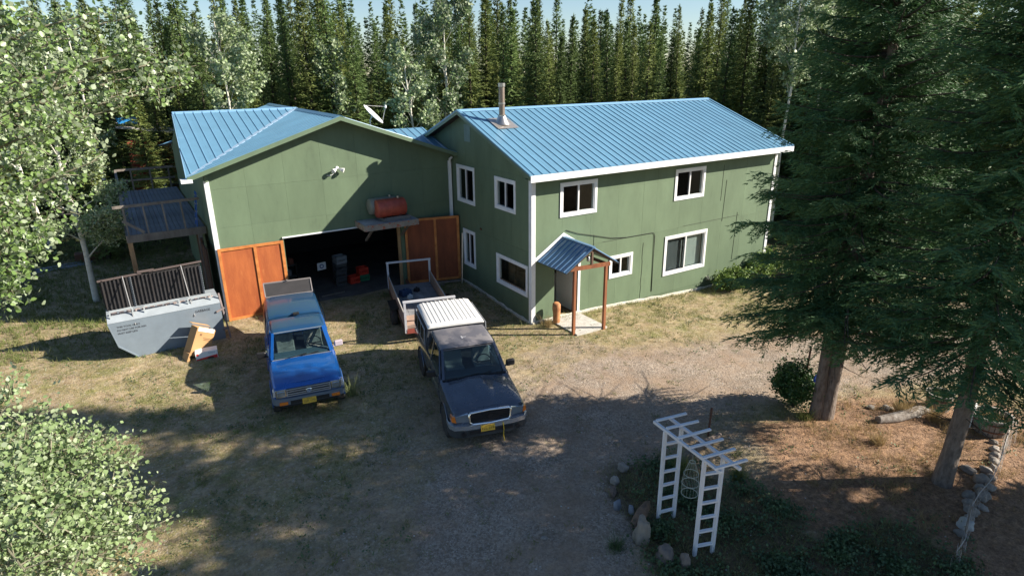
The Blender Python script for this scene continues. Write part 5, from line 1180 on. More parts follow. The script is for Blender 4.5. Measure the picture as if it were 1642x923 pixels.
# aspens -------------------------------------------------------------
LEAF = np.array([(0, -.5, 0), (.40, -.22, .07), (.44, .12, .08), (0, .56, -.05), (-.44, .12, .08), (-.40, -.22, .07)])
def leaves(P, size, g, upbias=.35):
    n = len(P); nrm = unit(g.normal(0, 1, (n, 3))+np.array([0, 0, upbias])); a = unit(np.cross(nrm, g.normal(0, 1, (n, 3)))); b = np.cross(nrm, a)
    s = (size*g.uniform(.5, 1.3, n))[:, None, None]
    V = P[:, None, :]+s*(LEAF[None, :, 0:1]*a[:, None]+LEAF[None, :, 1:2]*b[:, None]+LEAF[None, :, 2:3]*nrm[:, None])
    V = V.reshape(-1, 3); o = np.arange(n)[:, None]*6
    F = np.concatenate([o+np.array([[0, 1, 2, 3]]), o+np.array([[0, 3, 4, 5]])]); return V, F
def aspen(name, label, base, tpts, r0, branches, nleaf, size, lm, seed, spread=.45, group=None, indiv=0, cat='aspen tree', upbias=.35, lr=.30):
    """tpts trunk points (world), branches: list of (start_index_fraction, end point world, leaf share)"""
    g = np.random.default_rng(seed); t = thing(name, label, cat, base, 0, group); B = Vector(base)
    T = [Vector(p)-B for p in tpts]; k = MB(); n = len(T); k.tube(T, [r0*(1-.8*i/(n-1)) for i in range(n)], 10); k.rough(.012, 4, seed); k.build('trunk', abark, t, smooth=60)
    lb = MB(); P = []
    def at(f): q = f*(n-1); i = min(int(q), n-2); return T[i].lerp(T[i+1], q-i)
    tw = sum(b[2] for b in branches)
    for (f, e, sh) in branches:
        a = at(f); e = Vector(e)-B; mid = a.lerp(e, .5)+Vector((0, 0, .12*(e-a).length*.6)); pts = [a, a.lerp(mid, .5)+Vector((0, 0, .02)), mid, mid.lerp(e, .5)+Vector((0, 0, .04)), e]
        lb.tube(pts, [r0*lr, r0*lr*.75, r0*lr*.5, r0*lr*.3, .004], 6); L = (e-a).length; m = int(nleaf*sh/tw)
        ntw = max(4, m//26)
        for j in range(ntw):
            u = g.uniform(.25, 1.0)**.7; q = u*4; i = min(int(q), 3); p0 = pts[i].lerp(pts[i+1], q-i)
            d = Vector(g.normal(0, 1, 3)).normalized(); d = (d+(e-a).normalized()*.6+Vector((0, 0, .15))).normalized(); tl = spread*g.uniform(.5, 1.25)*(1.15-.5*u); p1 = p0+d*tl
            lb.tube([p0, p1], [.008, .003], 4, cap=False)
            c = max(3, int(m/ntw)); uu = g.uniform(.15, 1.05, c)
            P.append(np.array(p0)[None]+np.array(d)[None]*(uu*tl)[:, None]+g.normal(0, .045+.10*spread, (c, 3))*np.array([1, 1, .9]))
    lb.build('limbs', lbark if indiv else abark, t, fix=False, smooth=60)
    P = np.concatenate(P)
    if indiv:
        camv = np.array([CX_, CY_, 8.208])-np.array(base); dd = np.linalg.norm(P-camv, axis=1); o = np.argsort(dd); sel = P[o[:indiv]]; P = P[o[indiv:]]
    V, F = leaves(P, size, g, upbias); cr = soup('crown', V, F, lm, t, 'stuff')
    if indiv:
        V, F = leaves(np.zeros((1, 3)), size, g, 3); q = soup('leaf', V, F, lm); me = q.data; bpy.data.objects.remove(q)
        for i, p in enumerate(sel): link('leaf', me, t, p, (g.normal(0, .9), g.normal(0, .9), g.uniform(0, 6.28)), (g.uniform(.8, 1.2),)*3)
    return t
def far_aspen(label, b, d, h, w, seed, lm=leaff, nl=3600, size=.13, z0=.32, lean=0):
    x, y = polar(b, d); g = random.Random(seed); z = gz(x, y); T = [(x+lean*i/8+g.uniform(-.08, .08), y+g.uniform(-.08, .08), z-.2+(h*.97+.2)*i/8) for i in range(9)]
    br = []
    for i in range(22):
        f = z0+(.97-z0)*(i+.5)/22; a = g.uniform(0, 6.28); rr = w*(math.sin(math.pi*min(1, (1-f)/(1-z0)*.85+.12)))*g.uniform(.6, 1.1)
        br.append((f*.93, (x+lean*f+rr*math.cos(a), y+rr*math.sin(a), z+f*h+rr*.45), rr+.3))
    return aspen('aspen_tree', label, (x, y, z), T, .10, br, nl*2, size, lm, seed, spread=.6, lr=.16)
far_aspen('tall pale aspen with a wide crown behind the left garage roof', 8.6, 33.5, 10.6, 1.7, 1, leafp)
far_aspen('slim young aspen just behind the garage ridge near the satellite dish', 17.2, 36.3, 9.7, 1.0, 2, leafp, nl=2400)
far_aspen('tallest pale aspen in the gap between garage and house roofs', 26.4, 33, 12.3, 1.6, 3, leaff, nl=4200)
far_aspen('shorter leaning aspen left of the tallest one between the roofs', 23.9, 31.8, 9.3, 1.25, 4, leafp, nl=2600, lean=-.5)
far_aspen('pale aspen with bare white lower trunk beyond the right roof corner', 55.2, 34.5, 12.4, 1.9, 5, leafp, nl=4000, z0=.62)
far_aspen('sunlit pale aspen high above the right roof corner among spruces', 57.5, 40, 14, 1.7, 6, leafp, nl=2500, z0=.6)
# mid aspen at the dumpster
bx_, by_ = -12.5, 10.3
aspen('aspen_tree', 'white barked aspen rising just behind the left end of the garbage bin', (bx_, by_, .15), [(bx_+.02*i*math.sin(i), by_+.015*i, .0+1.05*i) for i in range(9)], .115,
      [(.22, (-11.3, 9.6, 2.9), 1), (.3, (-13.4, 9.4, 3.3), .9), (.32, (-11.2, 8.6, 3.7), 1.3), (.36, (-12.0, 9.0, 3.2), 1), (.42, (-13.9, 10.2, 4.4), 1), (.42, (-11.0, 9.7, 4.3), 1.2), (.5, (-11.5, 9.2, 5.3), 1.2), (.55, (-13.6, 9.6, 5.7), 1), (.6, (-11.6, 10.2, 6.2), 1), (.65, (-12.9, 9.4, 6.6), 1), (.8, (-12.0, 10, 7.8), 1), (.8, (-13.2, 10.6, 7.6), .8), (1, (-12.4, 10.4, 9.0), .8)], 14000, .075, leafp, 21, spread=.55)
x, y = -14.4, 20.4
aspen('aspen_tree', 'white trunk aspen farther back at the far left above the lumber pile', (x, y, .1), [(x-.1*i, y, 0+1.1*i) for i in range(9)], .16,
      [(.3, (-13.4, 20, 3.9), 1), (.45, (-15.6, 20, 5), 1), (.5, (-13.3, 20.6, 5.9), 1), (.65, (-15.9, 20, 7), 1), (.7, (-14.3, 19.3, 7.6), 1), (.85, (-13.9, 20, 8.9), 1), (1, (-15.2, 20, 9.6), 1)], 2600, .11, leaff, 22, spread=.7)
x, y = -11.6, 25
aspen('aspen_tree', 'pale aspen with thin trunk behind the left leaves beyond the deck', (x, y, .1), [(x-.03*i, y, 0+1.3*i) for i in range(9)], .12,
      [(.35, (-11.0, 25, 5), 1), (.5, (-12.6, 25, 6.5), 1), (.6, (-10.7, 25.6, 7.5), 1), (.75, (-12.4, 25, 8.8), 1), (1, (-11.8, 25, 10.8), 1)], 2200, .12, leafp, 23, spread=.7)
# near aspen, top left: endpoints seen in the photograph
E = [(-9.9, -7.33, 8.28, 0.7), (-10.11, -7.51, 8.35, 0.7), (-10.06, -7.52, 8.07, 1.0), (-10.33, -7.7, 8.48, 1.0), (-10.49, -8.09, 8.05, 1.0), (-10.57, -7.5, 8.78, 1.0), (-10.87, -8.09, 8.79, 1.0), (-11.12, -8.28, 8.54, 1.0), (-11.32, -8.5, 8.75, 1.0), (-11.54, -8.7, 8.52, 1.0), (-10.85, -8.47, 8.34, 1.0), (-10.77, -8.28, 7.88, 1.0), (-11.19, -8.88, 8.14, 1.0), (-11.43, -9.29, 8.2, 1.0), (-11.63, -9.31, 7.9, 1.0), (-11.08, -8.49, 7.71, 1.0), (-11.09, -8.32, 7.35, 1.0), (-11.34, -9.3, 7.78, 1.0), (-11.42, -8.74, 7.27, 1.0), (-11.62, -9.34, 7.53, 1.0), (-11.38, -8.58, 7.0, 1.0), (-11.63, -9.18, 7.12, 1.0), (-11.82, -9.4, 7.18, 1.0), (-11.65, -9.06, 6.72, 1.0), (-11.79, -9.44, 6.91, 1.0), (-11.8, -9.11, 6.54, 1.0), (-11.96, -9.33, 6.57, 1.0), (-11.99, -9.19, 6.32, 1.0)]
x, y = -13.3, -7.9
aspen('aspen_tree', 'near aspen with large glossy leaves filling the upper left corner', (x, y, .1), [(x+.03*i, y-.03*i, 0+1.15*i) for i in range(10)], .15,
      [(min(.95, max(.35, (e[2]-1.2)/10.4)), e[:3], e[3]) for e in E], 12000, .048, leafn, 31, spread=.26, indiv=290, upbias=.6)
E = [(-12.18, -9.33, 5.37, 1.0), (-12.04, -9.41, 5.13, 1.0), (-11.82, -9.45, 4.97, 1.0), (-11.54, -9.5, 4.8, 1.0), (-11.69, -9.94, 4.85, 1.0), (-11.39, -9.9, 4.68, 1.0), (-11.88, -10.08, 5.06, 1.0), (-12.05, -10.26, 5.23, 1.0), (-11.52, -10.36, 4.7, 1.0), (-11.29, -10.45, 4.52, 1.0), (-11.75, -10.7, 4.95, 1.0), (-11.99, -10.86, 5.15, 1.0), (-12.14, -10.61, 5.23, 1.0), (-11.46, -10.87, 4.62, 1.0), (-11.29, -10.93, 4.52, 1.0), (-11.65, -11.15, 4.78, 1.0), (-11.88, -11.29, 4.99, 1.0), (-12.08, -11.28, 5.08, 1.0), (-11.42, -11.3, 4.54, 1.0), (-11.76, -11.52, 4.8, 1.0), (-12.01, -11.57, 4.97, 1.0)]
x, y = -13.1, -9.6
aspen('aspen_tree', 'young leafy aspen whose top fills the lower left corner', (x, y, .05), [(x+.04*i, y-.02*i, 0+.5*i) for i in range(10)], .09,
      [(min(.95, max(.4, (e[2]-.9)/4.4)), e[:3], e[3]) for e in E], 14000, .040, leafp, 32, spread=.34, indiv=290, upbias=.7)

# two big spruces -----------------------------------------------------
def big_spruce(label, x, y, h, Rr, z0, r0, seed, trunks, lm=needle, dz=.34, per=7, prof=.55, sq=.62, ca0=-.42):
    z = gz(x, y); t = thing('spruce_tree', label, 'spruce tree', (x, y, z))
    for (ox, oy, lx, ly, rr, hh) in trunks:
        k = trunk_mb(hh, rr, (lx, ly), 18, seed); k.v = [(a+ox, b+oy, c) for a, b, c in k.v]; k.rough(.035, 3.2, seed); k.rough(.012, 14, seed); k.build('trunk', bark, t, smooth=75)
    V, F, limbs = spruce_crown(seed, h, Rr, z0, dz, per, 'near', 1.0, prof, .066, ca0)
    V[:, :2] = V[:, :2] @ np.array([[.542**2*sq+.84**2, .542*.84*(sq-1)], [.542*.84*(sq-1), .84**2*sq+.542**2]]); soup('crown', V, F, lm, t)  # crown squashed across the sun direction to narrow its cast shade
    k = MB()
    for (zz, a, L, ca, cb) in limbs:
        pts = [(math.cos(a)*L*u, math.sin(a)*L*u, zz+L*(ca*u+cb*u*u)) for u in (0, .3, .6, .9)]; k.tube(pts, [.03, .02, .012, .004], 5, cap=False)
    g = random.Random(seed)
    for i in range(26):   # dead lower twigs
        zz = g.uniform(1.0, z0+1); a = g.uniform(0, 6.28); L = g.uniform(.3, .9); k.tube([(0, 0, zz), (math.cos(a)*L, math.sin(a)*L, zz-.12*L)], [.014, .004], 4, cap=False)
    k.build('limbs', bbark, t, fix=False); return t
big_spruce('big dark spruce with forked pale trunk nearest the house', 2.68, -8.98, 15.5, 2.75, 2.55, .17, 201, [(0, 0, 0, 0, .17, 15), (-.19, .12, -.15, .1, .13, 7)], dz=.30, per=8, sq=.5, ca0=-.30, prof=.75)
big_spruce('big dark spruce with one leaning trunk at the right edge', 2.32, -11.8, 15.5, 2.6, 3.2, .185, 202, [(0, 0, .12, -.12, .16, 15)], dz=.36, per=7, sq=.95, ca0=-.32, prof=.42)  # upper crown kept wide so its shade closes the foreground gap

# shrubs and bush ------------------------------------------------------
def bush(name, label, c, rad, n, size, m, seed, cat='bush', flat=1.0):
    g = np.random.default_rng(seed); t = thing(name, label, cat, c); k = MB(); P = []
    for i in range(int(26)):
        a = g.uniform(0, 6.28); r_ = rad[0]*math.sqrt(g.uniform(0, 1)); e = Vector((r_*math.cos(a), r_*math.sin(a)*rad[1]/rad[0], rad[2]*(1-.5*(r_/rad[0])**2)*g.uniform(.6, 1.08)))
        k.tube([(e.x*.15, e.y*.15, 0), (e.x*.6, e.y*.6, e.z*.55), e], [.012, .008, .003], 4, cap=False)
        m_ = n//26; u = g.uniform(.25, 1.02, m_)**.7; q = np.stack([e.x*u, e.y*u, e.z*u], 1)+g.normal(0, .09*flat, (m_, 3)); q[:, 2] = np.abs(q[:, 2])+.02; P.append(q)
    k.build('stems', bbark, t, fix=False); V, F = leaves(np.concatenate(P), size, g); soup('foliage', V, F, m, t, 'stuff'); return t
bb = bush('leafy_bush', 'round dark green bush beside the big spruce trunk', (2.56, -8.22, gz(2.4, -8.05)), (.60, .55, 1.45), 11000, .05, shrubm, 51, flat=1.3)
bt = MB(); bt.lathe([(.001, -.09), (.055, -.09), (.06, .02), (.03, .07), (.03, .1), (.001, .1)], n=12); o = bt.build('blue_bottle', mat('blue_bottle', (.03, .09, .45), .25, coat=.5), smooth=40); o.location = (2.45, -8.72, 1.05); tag(o, 'small blue and white bottle caught in the dark green bush', 'bottle')
bush('leafy_shrub', 'bright green shrub growing against the far right wall of the house', (9.6, -.75, gz(9.6, -.7)), (1.2, .65, .95), 4200, .08, MATS.get('bright_shrub') or mat('bright_shrub', (.18, .26, .06), .6, col2=(.10, .17, .035), vscale=3, trans=.3), 52, 'shrub')
bush('leafy_shrub', 'taller green shrub at the far right house corner', (11.3, -.75, gz(11, -.7)), (1.3, .8, 1.4), 5000, .08, mat('bright_shrub', (.13, .20, .05), .6, col2=(.08, .14, .03), vscale=3, trans=.3), 53, 'shrub')
bush('leafy_shrub', 'low shrub half hidden by spruce branches right of the house', (13.2, -1.4, gz(13, -1.4)), (1.3, .9, 1.0), 2600, .09, MATS['bright_shrub'], 54, 'shrub')
# ------------------------------------------------------------------ ground cover
g = np.random.default_rng(5)
def scatter(n, x0, x1, y0, y1, fn):
    P = []
    while len(P) < n:
        x = g.uniform(x0, x1); y = g.uniform(y0, y1)
        if (-.05 < x < 12.3 and -.02 < y < 8.5) or (-8.75 < x < 0.1 and y > 5.4): continue
        if g.random() < fn(x, y): P.append((x, y, gz(x, y)+.025*nz(x, y, 1.3, 2)+.01*nz(x, y, 4, 2)))
    return np.array(P)
def blades(P, per, h, w, lean=.35):
    n = len(P)*per; Q = np.repeat(P, per, 0)+np.concatenate([g.normal(0, .035, (n, 2)), np.zeros((n, 1))], 1); Q[:, 2] -= .01
    D = unit(np.concatenate([g.normal(0, lean, (n, 2)), np.ones((n, 1))], 1)); Sd = unit(np.cross(D, g.normal(0, 1, (n, 3)))); L = h*g.uniform(.4, 1.3, n)
    V = np.stack([Q-Sd*w/2, Q+Sd*w/2, Q+D*L[:, None]+np.concatenate([g.normal(0, .25, (n, 2))*L[:, None], np.zeros((n, 1))], 1)], 1).reshape(-1, 3); return V, np.arange(len(V)).reshape(-1, 3)
def gpatch(x, y): return max(sstep(-.05, .25, nz(x, y, .5, 11)+.4*nz(x, y, 1.7, 12)), .9*sstep(-3.2, -1.2, y)*sstep(-.1, .15, nz(x, y, 1.1, 13)+.1) if -7 < x < 13 and y < 1 else 0)
def inyard(x, y): return 1 if (y < 6 and x < 13) else .35
V, F = blades(scatter(15000, -16, 15, -13, 13, lambda x, y: (1-drive_w(x, y))*(1-litter_w(x, y))*(.12+.88*gpatch(x, y))*inyard(x, y)), 5, .085, .012); tag(soup('green_grass', V, F, grassm), 'short green grass growing in patches over the yard', 'grass', kind='stuff')
V, F = blades(scatter(15000, -16, 15, -13, 12, lambda x, y: (1-.93*drive_w(x, y))*(1-.5*weed_w(x, y))*(.35+.65*(1-gpatch(x, y)))*inyard(x, y)), 4, .065, .010, .6); tag(soup('dry_grass', V, F, drym), 'short dry straw coloured grass over the yard', 'grass', kind='stuff')
V, F = blades(scatter(1500, -16, 14, -13, 12, lambda x, y: (1-.97*drive_w(x, y))*(1-litter_w(x, y))*sstep(.1, .4, nz(x, y, .9, 44))), 7, .17, .014, .5); tag(soup('grass_tufts', V, F, grassm), 'taller green grass tufts dotted over the yard', 'grass', kind='stuff')
def wallband(x, y): return 1 if (0 < x < 12 and -.5 < y < 0) or (-.5 < x < 0 and 0 < y < 5.5) or (x > 11 and y > -3) else 0
V, F = blades(scatter(900, -.5, 16, -3, 6, wallband), 5, .22, .014); tag(soup('tall_grass', V, F, grassm), 'taller grass along the foot of the house wall', 'grass', kind='stuff')
V, F = blades(scatter(5200, -16, -8.7, 5.5, 22, lambda x, y: .5+.5*gpatch(x, y)), 5, .2, .02); tag(soup('back_lawn', V, F, grassm), 'green grass behind the garage under the deck', 'grass', kind='stuff')
def tuft(label, x, y, h, n, m, cat='grass clump'):
    P = np.tile([[x, y, gz(x, y)]], (n, 1))+np.concatenate([g.normal(0, .06, (n, 2)), np.zeros((n, 1))], 1); V, F = blades(P, 2, h, .010, .38); o = soup('grass_clump', V-np.array([[x, y, 0]]), F, m); o.location = (x, y, 0); tag(o, label, cat)
tuft('large straw coloured grass clump beside the fallen log behind the spruces', 4.35, -9.95, .65, 150, drym)
tuft('second straw grass clump close to the planter tubs', 4.75, -10.5, .55, 110, drym)
tuft('fresh green grass clump at the foot of the round bush', 2.15, -8.75, .35, 130, grassm)
tuft('tall green grass clump behind the white arbour', -1.9, -8.6, .5, 110, grassm)
tuft('green grass clump in the sun to the right of the white arbour', -1.1, -9.4, .4, 120, grassm)
tuft('wispy green tuft below the dark stones at the arbour', -4.6, -9.55, .28, 110, weedm)
tuft('dry grass tuft left of the log at the porch', .35, -.45, .45, 80, drym)
tuft('tall dry weeds beside the right front tyre of the blue pickup', -6.75, -1.4, .5, 60, mat('weed_stem', (.16, .19, .07), .7))
tuft('pale dry tuft on the litter between the two big spruces', 2.6, -10.3, .4, 90, drym)
# weeds: small leaves in clusters
W_ = scatter(2000, -7, 4, -15, -7, lambda x, y: weed_w(x, y)*(.06+.94*sstep(-.02, .32, nz(x, y, 1.4, 30)))*(1-.95*drive_w(x, y)))
P = np.repeat(W_, 8, 0); P = P+np.concatenate([g.normal(0, .09, (len(P), 2)), g.uniform(.01, .17, (len(P), 1))], 1); V, F = leaves(P, .048, g, 1.2); WG, WF = blades(scatter(1600, -7, 5, -15, -7.4, weed_w), 4, .17, .010, .5); tag(soup('weedy_grass', WG, WF, mat('mixed_grass', (.30, .27, .13), .8, col2=(.12, .16, .05), vscale=3, trans=.2)), 'thin mixed grass among the weeds by the arbour', 'grass', kind='stuff'); tag(soup('low_weeds', V, F, weedm), 'low leafy weeds around the white arbour', 'weeds', kind='stuff')
W_ = scatter(700, -16, 6, -13, 5, lambda x, y: (1-drive_w(x, y))*.6*gpatch(x, y)); P = np.repeat(W_, 8, 0); P = P+np.concatenate([g.normal(0, .06, (len(P), 2)), g.uniform(.0, .07, (len(P), 1))], 1); V, F = leaves(P, .04, g, 1.5); tag(soup('clover', V, F, weedm), 'small clover like weeds scattered through the yard', 'weeds', kind='stuff')
# pebbles
def pebbles(name, label, P, s0, s1, m):
    n = len(P); O = np.array([(1, 0, 0), (-1, 0, 0), (0, 1, 0), (0, -1, 0), (0, 0, 1), (0, 0, -1.)]); FF = np.array([(0, 2, 4), (2, 1, 4), (1, 3, 4), (3, 0, 4), (2, 0, 5), (1, 2, 5), (3, 1, 5), (0, 3, 5)])
    s = g.uniform(0, 1, n)**3*(s1-s0)+s0; V = (P[:, None]+O[None]*s[:, None, None]*g.uniform(.6, 1.1, (n, 6, 1))*np.array([1, 1, .6])).reshape(-1, 3); F = (np.arange(n)[:, None, None]*6+FF[None]).reshape(-1, 3)
    tag(soup(name, V, F, m), label, 'gravel', kind='stuff')
pebbles('loose_gravel', 'loose grey gravel scattered over the drive', scatter(9000, -13, 15, -13.5, 3, lambda x, y: .04+.96*drive_w(x, y)), .006, .022, pebblem)
pebbles('pale_gravel', 'pale pebbles scattered over the drive and yard', scatter(1600, -13, 13, -13, 4, lambda x, y: .2+.8*drive_w(x, y)), .008, .03, mat('pale_pebble', (.45, .44, .42), .8))
# needle and twig litter
P = scatter(3000, -4, 8, -15, -8, lambda x, y: .1+litter_w(x, y)); n = len(P); D = unit(np.concatenate([g.normal(0, 1, (n, 2)), g.normal(0, .1, (n, 1))], 1)); Sd = unit(np.cross(D, [0, 0, 1.])); V, F = diamonds(P+[0, 0, .012], D, Sd, g.uniform(.04, .14, n), g.uniform(.01, .03, n)); tag(soup('bark_litter', V, F, mat('litter_flake', (.30, .19, .12), .9, col2=(.16, .09, .06), vscale=2)), 'brown needle and twig litter under the spruces', 'litter', kind='stuff')
V, F = blades(scatter(420, 0, 6.5, -12.5, -8.6, lambda x, y: litter_w(x, y)*sstep(-.1, .3, nz(x, y, 1.2, 77))), 9, .24, .008, .45); tag(soup('straw_grass', V, F, drym), 'wispy tall straw coloured grass between the big spruces', 'grass', kind='stuff')
V, F = blades(scatter(650, -12, 8, -13, 1, lambda x, y: drive_w(x, y)*sstep(.05, .3, nz(x, y, 1.9, 71))), 9, .07, .012, .7); tag(soup('drive_weeds', V, F, grassm), 'tiny grass tufts sprouting in the gravel drive', 'grass', kind='stuff')
# stones -----------------------------------------------------------------
def stone(x, y, s, label, m=stonem, squash=.7, rz=None, name='stone', z=None):
    bm = bmesh.new(); bmesh.ops.create_icosphere(bm, subdivisions=3, radius=1); sd = rnd.uniform(0, 99); s = tuple(q*.85 for q in s)
    for v in bm.verts:
        v.co *= 1+.42*noise.noise(v.co*1.3+Vector((sd, 0, 0)))+.14*noise.noise(v.co*3.2+Vector((sd, 0, 0)))
        v.co.x *= s[0]; v.co.y *= s[1]; v.co.z *= s[2]
    me = bpy.data.meshes.new(name); bm.to_mesh(me); bm.free(); me.materials.append(m); me.polygons.foreach_set('use_smooth', [True]*len(me.polygons))
    o = bpy.data.objects.new(name, me); C.objects.link(o); o.location = (x, y, (gz(x, y)+s[2]*.45) if z is None else z); o.rotation_euler = (0, 0, rnd.uniform(0, 3) if rz is None else rz); tag(o, label, 'stone'); return o
SR = [(.95, -12.75, .13), (1.28, -12.68, .17), (1.55, -12.62, .12), (1.8, -12.55, .15), (2.02, -12.42, .13), (2.1, -12.62, .10), (2.3, -12.3, .13), (2.5, -12.45, .16), (2.72, -12.3, .12), (2.9, -12.42, .12), (3.05, -12.2, .17), (3.3, -12.28, .11), (3.5, -12.1, .12), (3.75, -12.15, .10), (4.0, -12.05, .13), (4.3, -11.95, .10), (4.55, -11.85, .11), (4.85, -11.7, .09)]
whs = mat('pale_stone', (.46, .46, .44), .8, var=.25, bump=.4, rand=.1)
for i, (x, y, s) in enumerate(SR):
    o = stone(x, y, (s*rnd.uniform(.9, 1.3), s*rnd.uniform(.7, 1), s*.8), 'large pale round stone at the near end of the right hand stone row' if i == 1 else 'rounded field stone in the curving row right of the leaning spruce trunk', whs if i == 1 else stonem)
    if i != 1: o['group'] = 'stones of the right hand garden edging'
for x, y, s, lb in ((4.3, -9.6, .13, 'pale stone behind the straw grass clump'), (4.0, -9.35, .10, 'small pale stone left of the straw grass clump'), (4.6, -10.1, .15, 'grey stone between the straw grass and the planter tub'), (3.2, -11.9, .14, 'flat stone at the right foot of the leaning spruce'), (3.9, -11.3, .12, 'stone in front of the right planter tub'), (-5.55, -8.65, .055, 'small whitish stone on the drive below the grey pickup')):
    stone(x, y, (s*1.3, s, s*.6), lb)
SL = [(-2.9, -7.85, .16, .18), (-3.36, -8.1, .14, .17), (-3.62, -8.35, .15, .16), (-3.85, -8.75, .12, .22), (-3.72, -9.0, .09, .20)]
for i, (x, y, a, b) in enumerate(SL): stone(x, y, (a*.9, a*.6, b*.8), ['dark grey stone farthest back in the left edging', 'blue grey stone second in the left edging', 'brown stone in the middle of the left edging', 'upright bluish stone in the left edging', 'narrow upright pale slab beside the stump wood'][i], [stonem, stonem, mat('brown_stone', (.16, .12, .10), .85, var=.3, bump=.4), mat('blue_stone', (.22, .25, .30), .8, var=.3, bump=.4), MATS['blue_stone']][i])
stone(-4.02, -9.62, (.22, .17, .40), 'large tan boulder with a pointed lower end left of the arbour foot', mat('tan_boulder', (.30, .26, .21), .85, var=.3, vscale=8, bump=.7, stretch=(1, 1, .3)), z=.12, rz=.5)
stone(-4.05, -10.22, (.22, .17, .22), 'round brown grey boulder in front of the arbour', mat('brown_boulder', (.22, .18, .15), .85, var=.35, vscale=7, bump=.6), rz=1)
stone(-3.9, -10.55, (.13, .11, .25), 'narrow brown rock below the round boulder', MATS['brown_boulder'], rz=1)
k = MB(); k.tube([(-.1, -.05, .02), (.15, .05, .12), (.35, .12, .22), (.5, .2, .18)], [.11, .10, .07, .02], 9); k.rough(.06, 5); o = k.build('stump_wood', mat('stump_wood', (.22, .14, .09), .9, col2=(.10, .07, .05), vscale=9, bump=.8), smooth=60); o.location = (-3.85, -9.3, .05); tag(o, 'broken brown stump wood lying beside the large boulder', 'stump')
k = MB(); k.tube([(3.5, -9.8, .1), (4.0, -10.0, .12), (4.8, -10.15, .13), (5.2, -10.35, .1)], [.10, .13, .12, .05], 10); k.rough(.05, 5); tag(k.build('fallen_log', mat('grey_log', (.34, .31, .28), .85, col2=(.12, .09, .07), vscale=6, bump=.6), smooth=60), 'short weathered log lying between the big spruce and the planter tubs', 'log')
k = MB(); k.tube([(-1.75, -8.35, .05), (-.9, -8.2, .08), (-.2, -8.15, .07)], [.09, .11, .07], 10); k.rough(.05, 4); tag(k.build('fallen_log', bark, smooth=60), 'dark mossy log in the shade behind the arbour', 'log')
k = MB(); k.beam((-.35, -7.95, 0), (-.32, -7.95, .75), .035); tag(k.build('metal_stake', rust), 'thin dark stake standing at the edge of the drive behind the arbour', 'stake')
k = MB(); k.beam((2.85, -8.2, 0), (2.9, -8.2, 1.55), .035); tag(k.build('metal_stake', rust), 'dark stake standing between the round bush and the spruce trunk', 'stake')
# planters ------------------------------------------------------------------
def tub(label, x, y, r, h):
    z = gz(x, y); t = thing('planter_tub', label, 'planter', (x, y, z)); n = 22
    k = MB()
    for i in range(n):
        a0 = 2*math.pi*i/n+.02; a1 = 2*math.pi*(i+1)/n-.02; q = []
        for (rr, zz) in ((r*.82, 0), (r*.98, h)):
            for e in (0, -.03):
                for a in (a0, a1): q.append(((rr+e)*math.cos(a), (rr+e)*math.sin(a), zz))
        s_ = MB(); s_.add(q, [(0, 1, 5, 4), (3, 2, 6, 7), (0, 4, 6, 2), (1, 3, 7, 5), (4, 5, 7, 6), (0, 2, 3, 1)]); s_.build('stave', mat('grey_stave', (.26, .23, .20), .85, var=.35, rand=.2, bump=.3), t)
    for zz, rr in ((h*.25, r*.87), (h*.7, r*.94)):
        k = MB(); k.lathe([(rr, zz), (rr+.008, zz), (rr+.012, zz+.04), (rr+.004, zz+.04)], n=28, close=True); k.build('hoop', rust, t)
    k = MB(); k.lathe([(r*.93, h-.02), (r*1.03, h-.01), (r*1.03, h+.025), (r*.93, h+.02)], n=28, close=True); k.build('rim', mat('pale_rim', (.42, .39, .35), .8, var=.3), t, smooth=40)
    k = MB(); k.lathe([(.001, h*.72), (r*.93, h*.72)], n=24); k.build('soil', mat('dry_soil', (.40, .29, .15), .95, var=.4, bump=.5), t)
    P = np.array([[g.uniform(-1, 1)*r*.6, g.uniform(-1, 1)*r*.6, h*.7] for _ in range(50)]); V, F = blades(P, 2, .3, .01); soup('dry_plants', V, F, drym if r > .35 else grassm, t, 'stuff')
tub('wide round wooden planter tub nearest the right edge', 5.36, -11.42, .40, .42)
tub('round wooden planter tub behind the leaning spruce trunk', 5.42, -10.25, .30, .42)
k = MB(); k.box((5.25, -10.95, .5), (.42, .30, .03), Matrix.Rotation(.3, 3, 'Z')); k.box((5.25, -10.95, .25), (.36, .26, .46), Matrix.Rotation(.3, 3, 'Z')); tag(k.build('white_topped_box', [mat('pale_box_top', (.7, .7, .68), .6)]), 'small box with a bright white top between the two planter tubs', 'box')
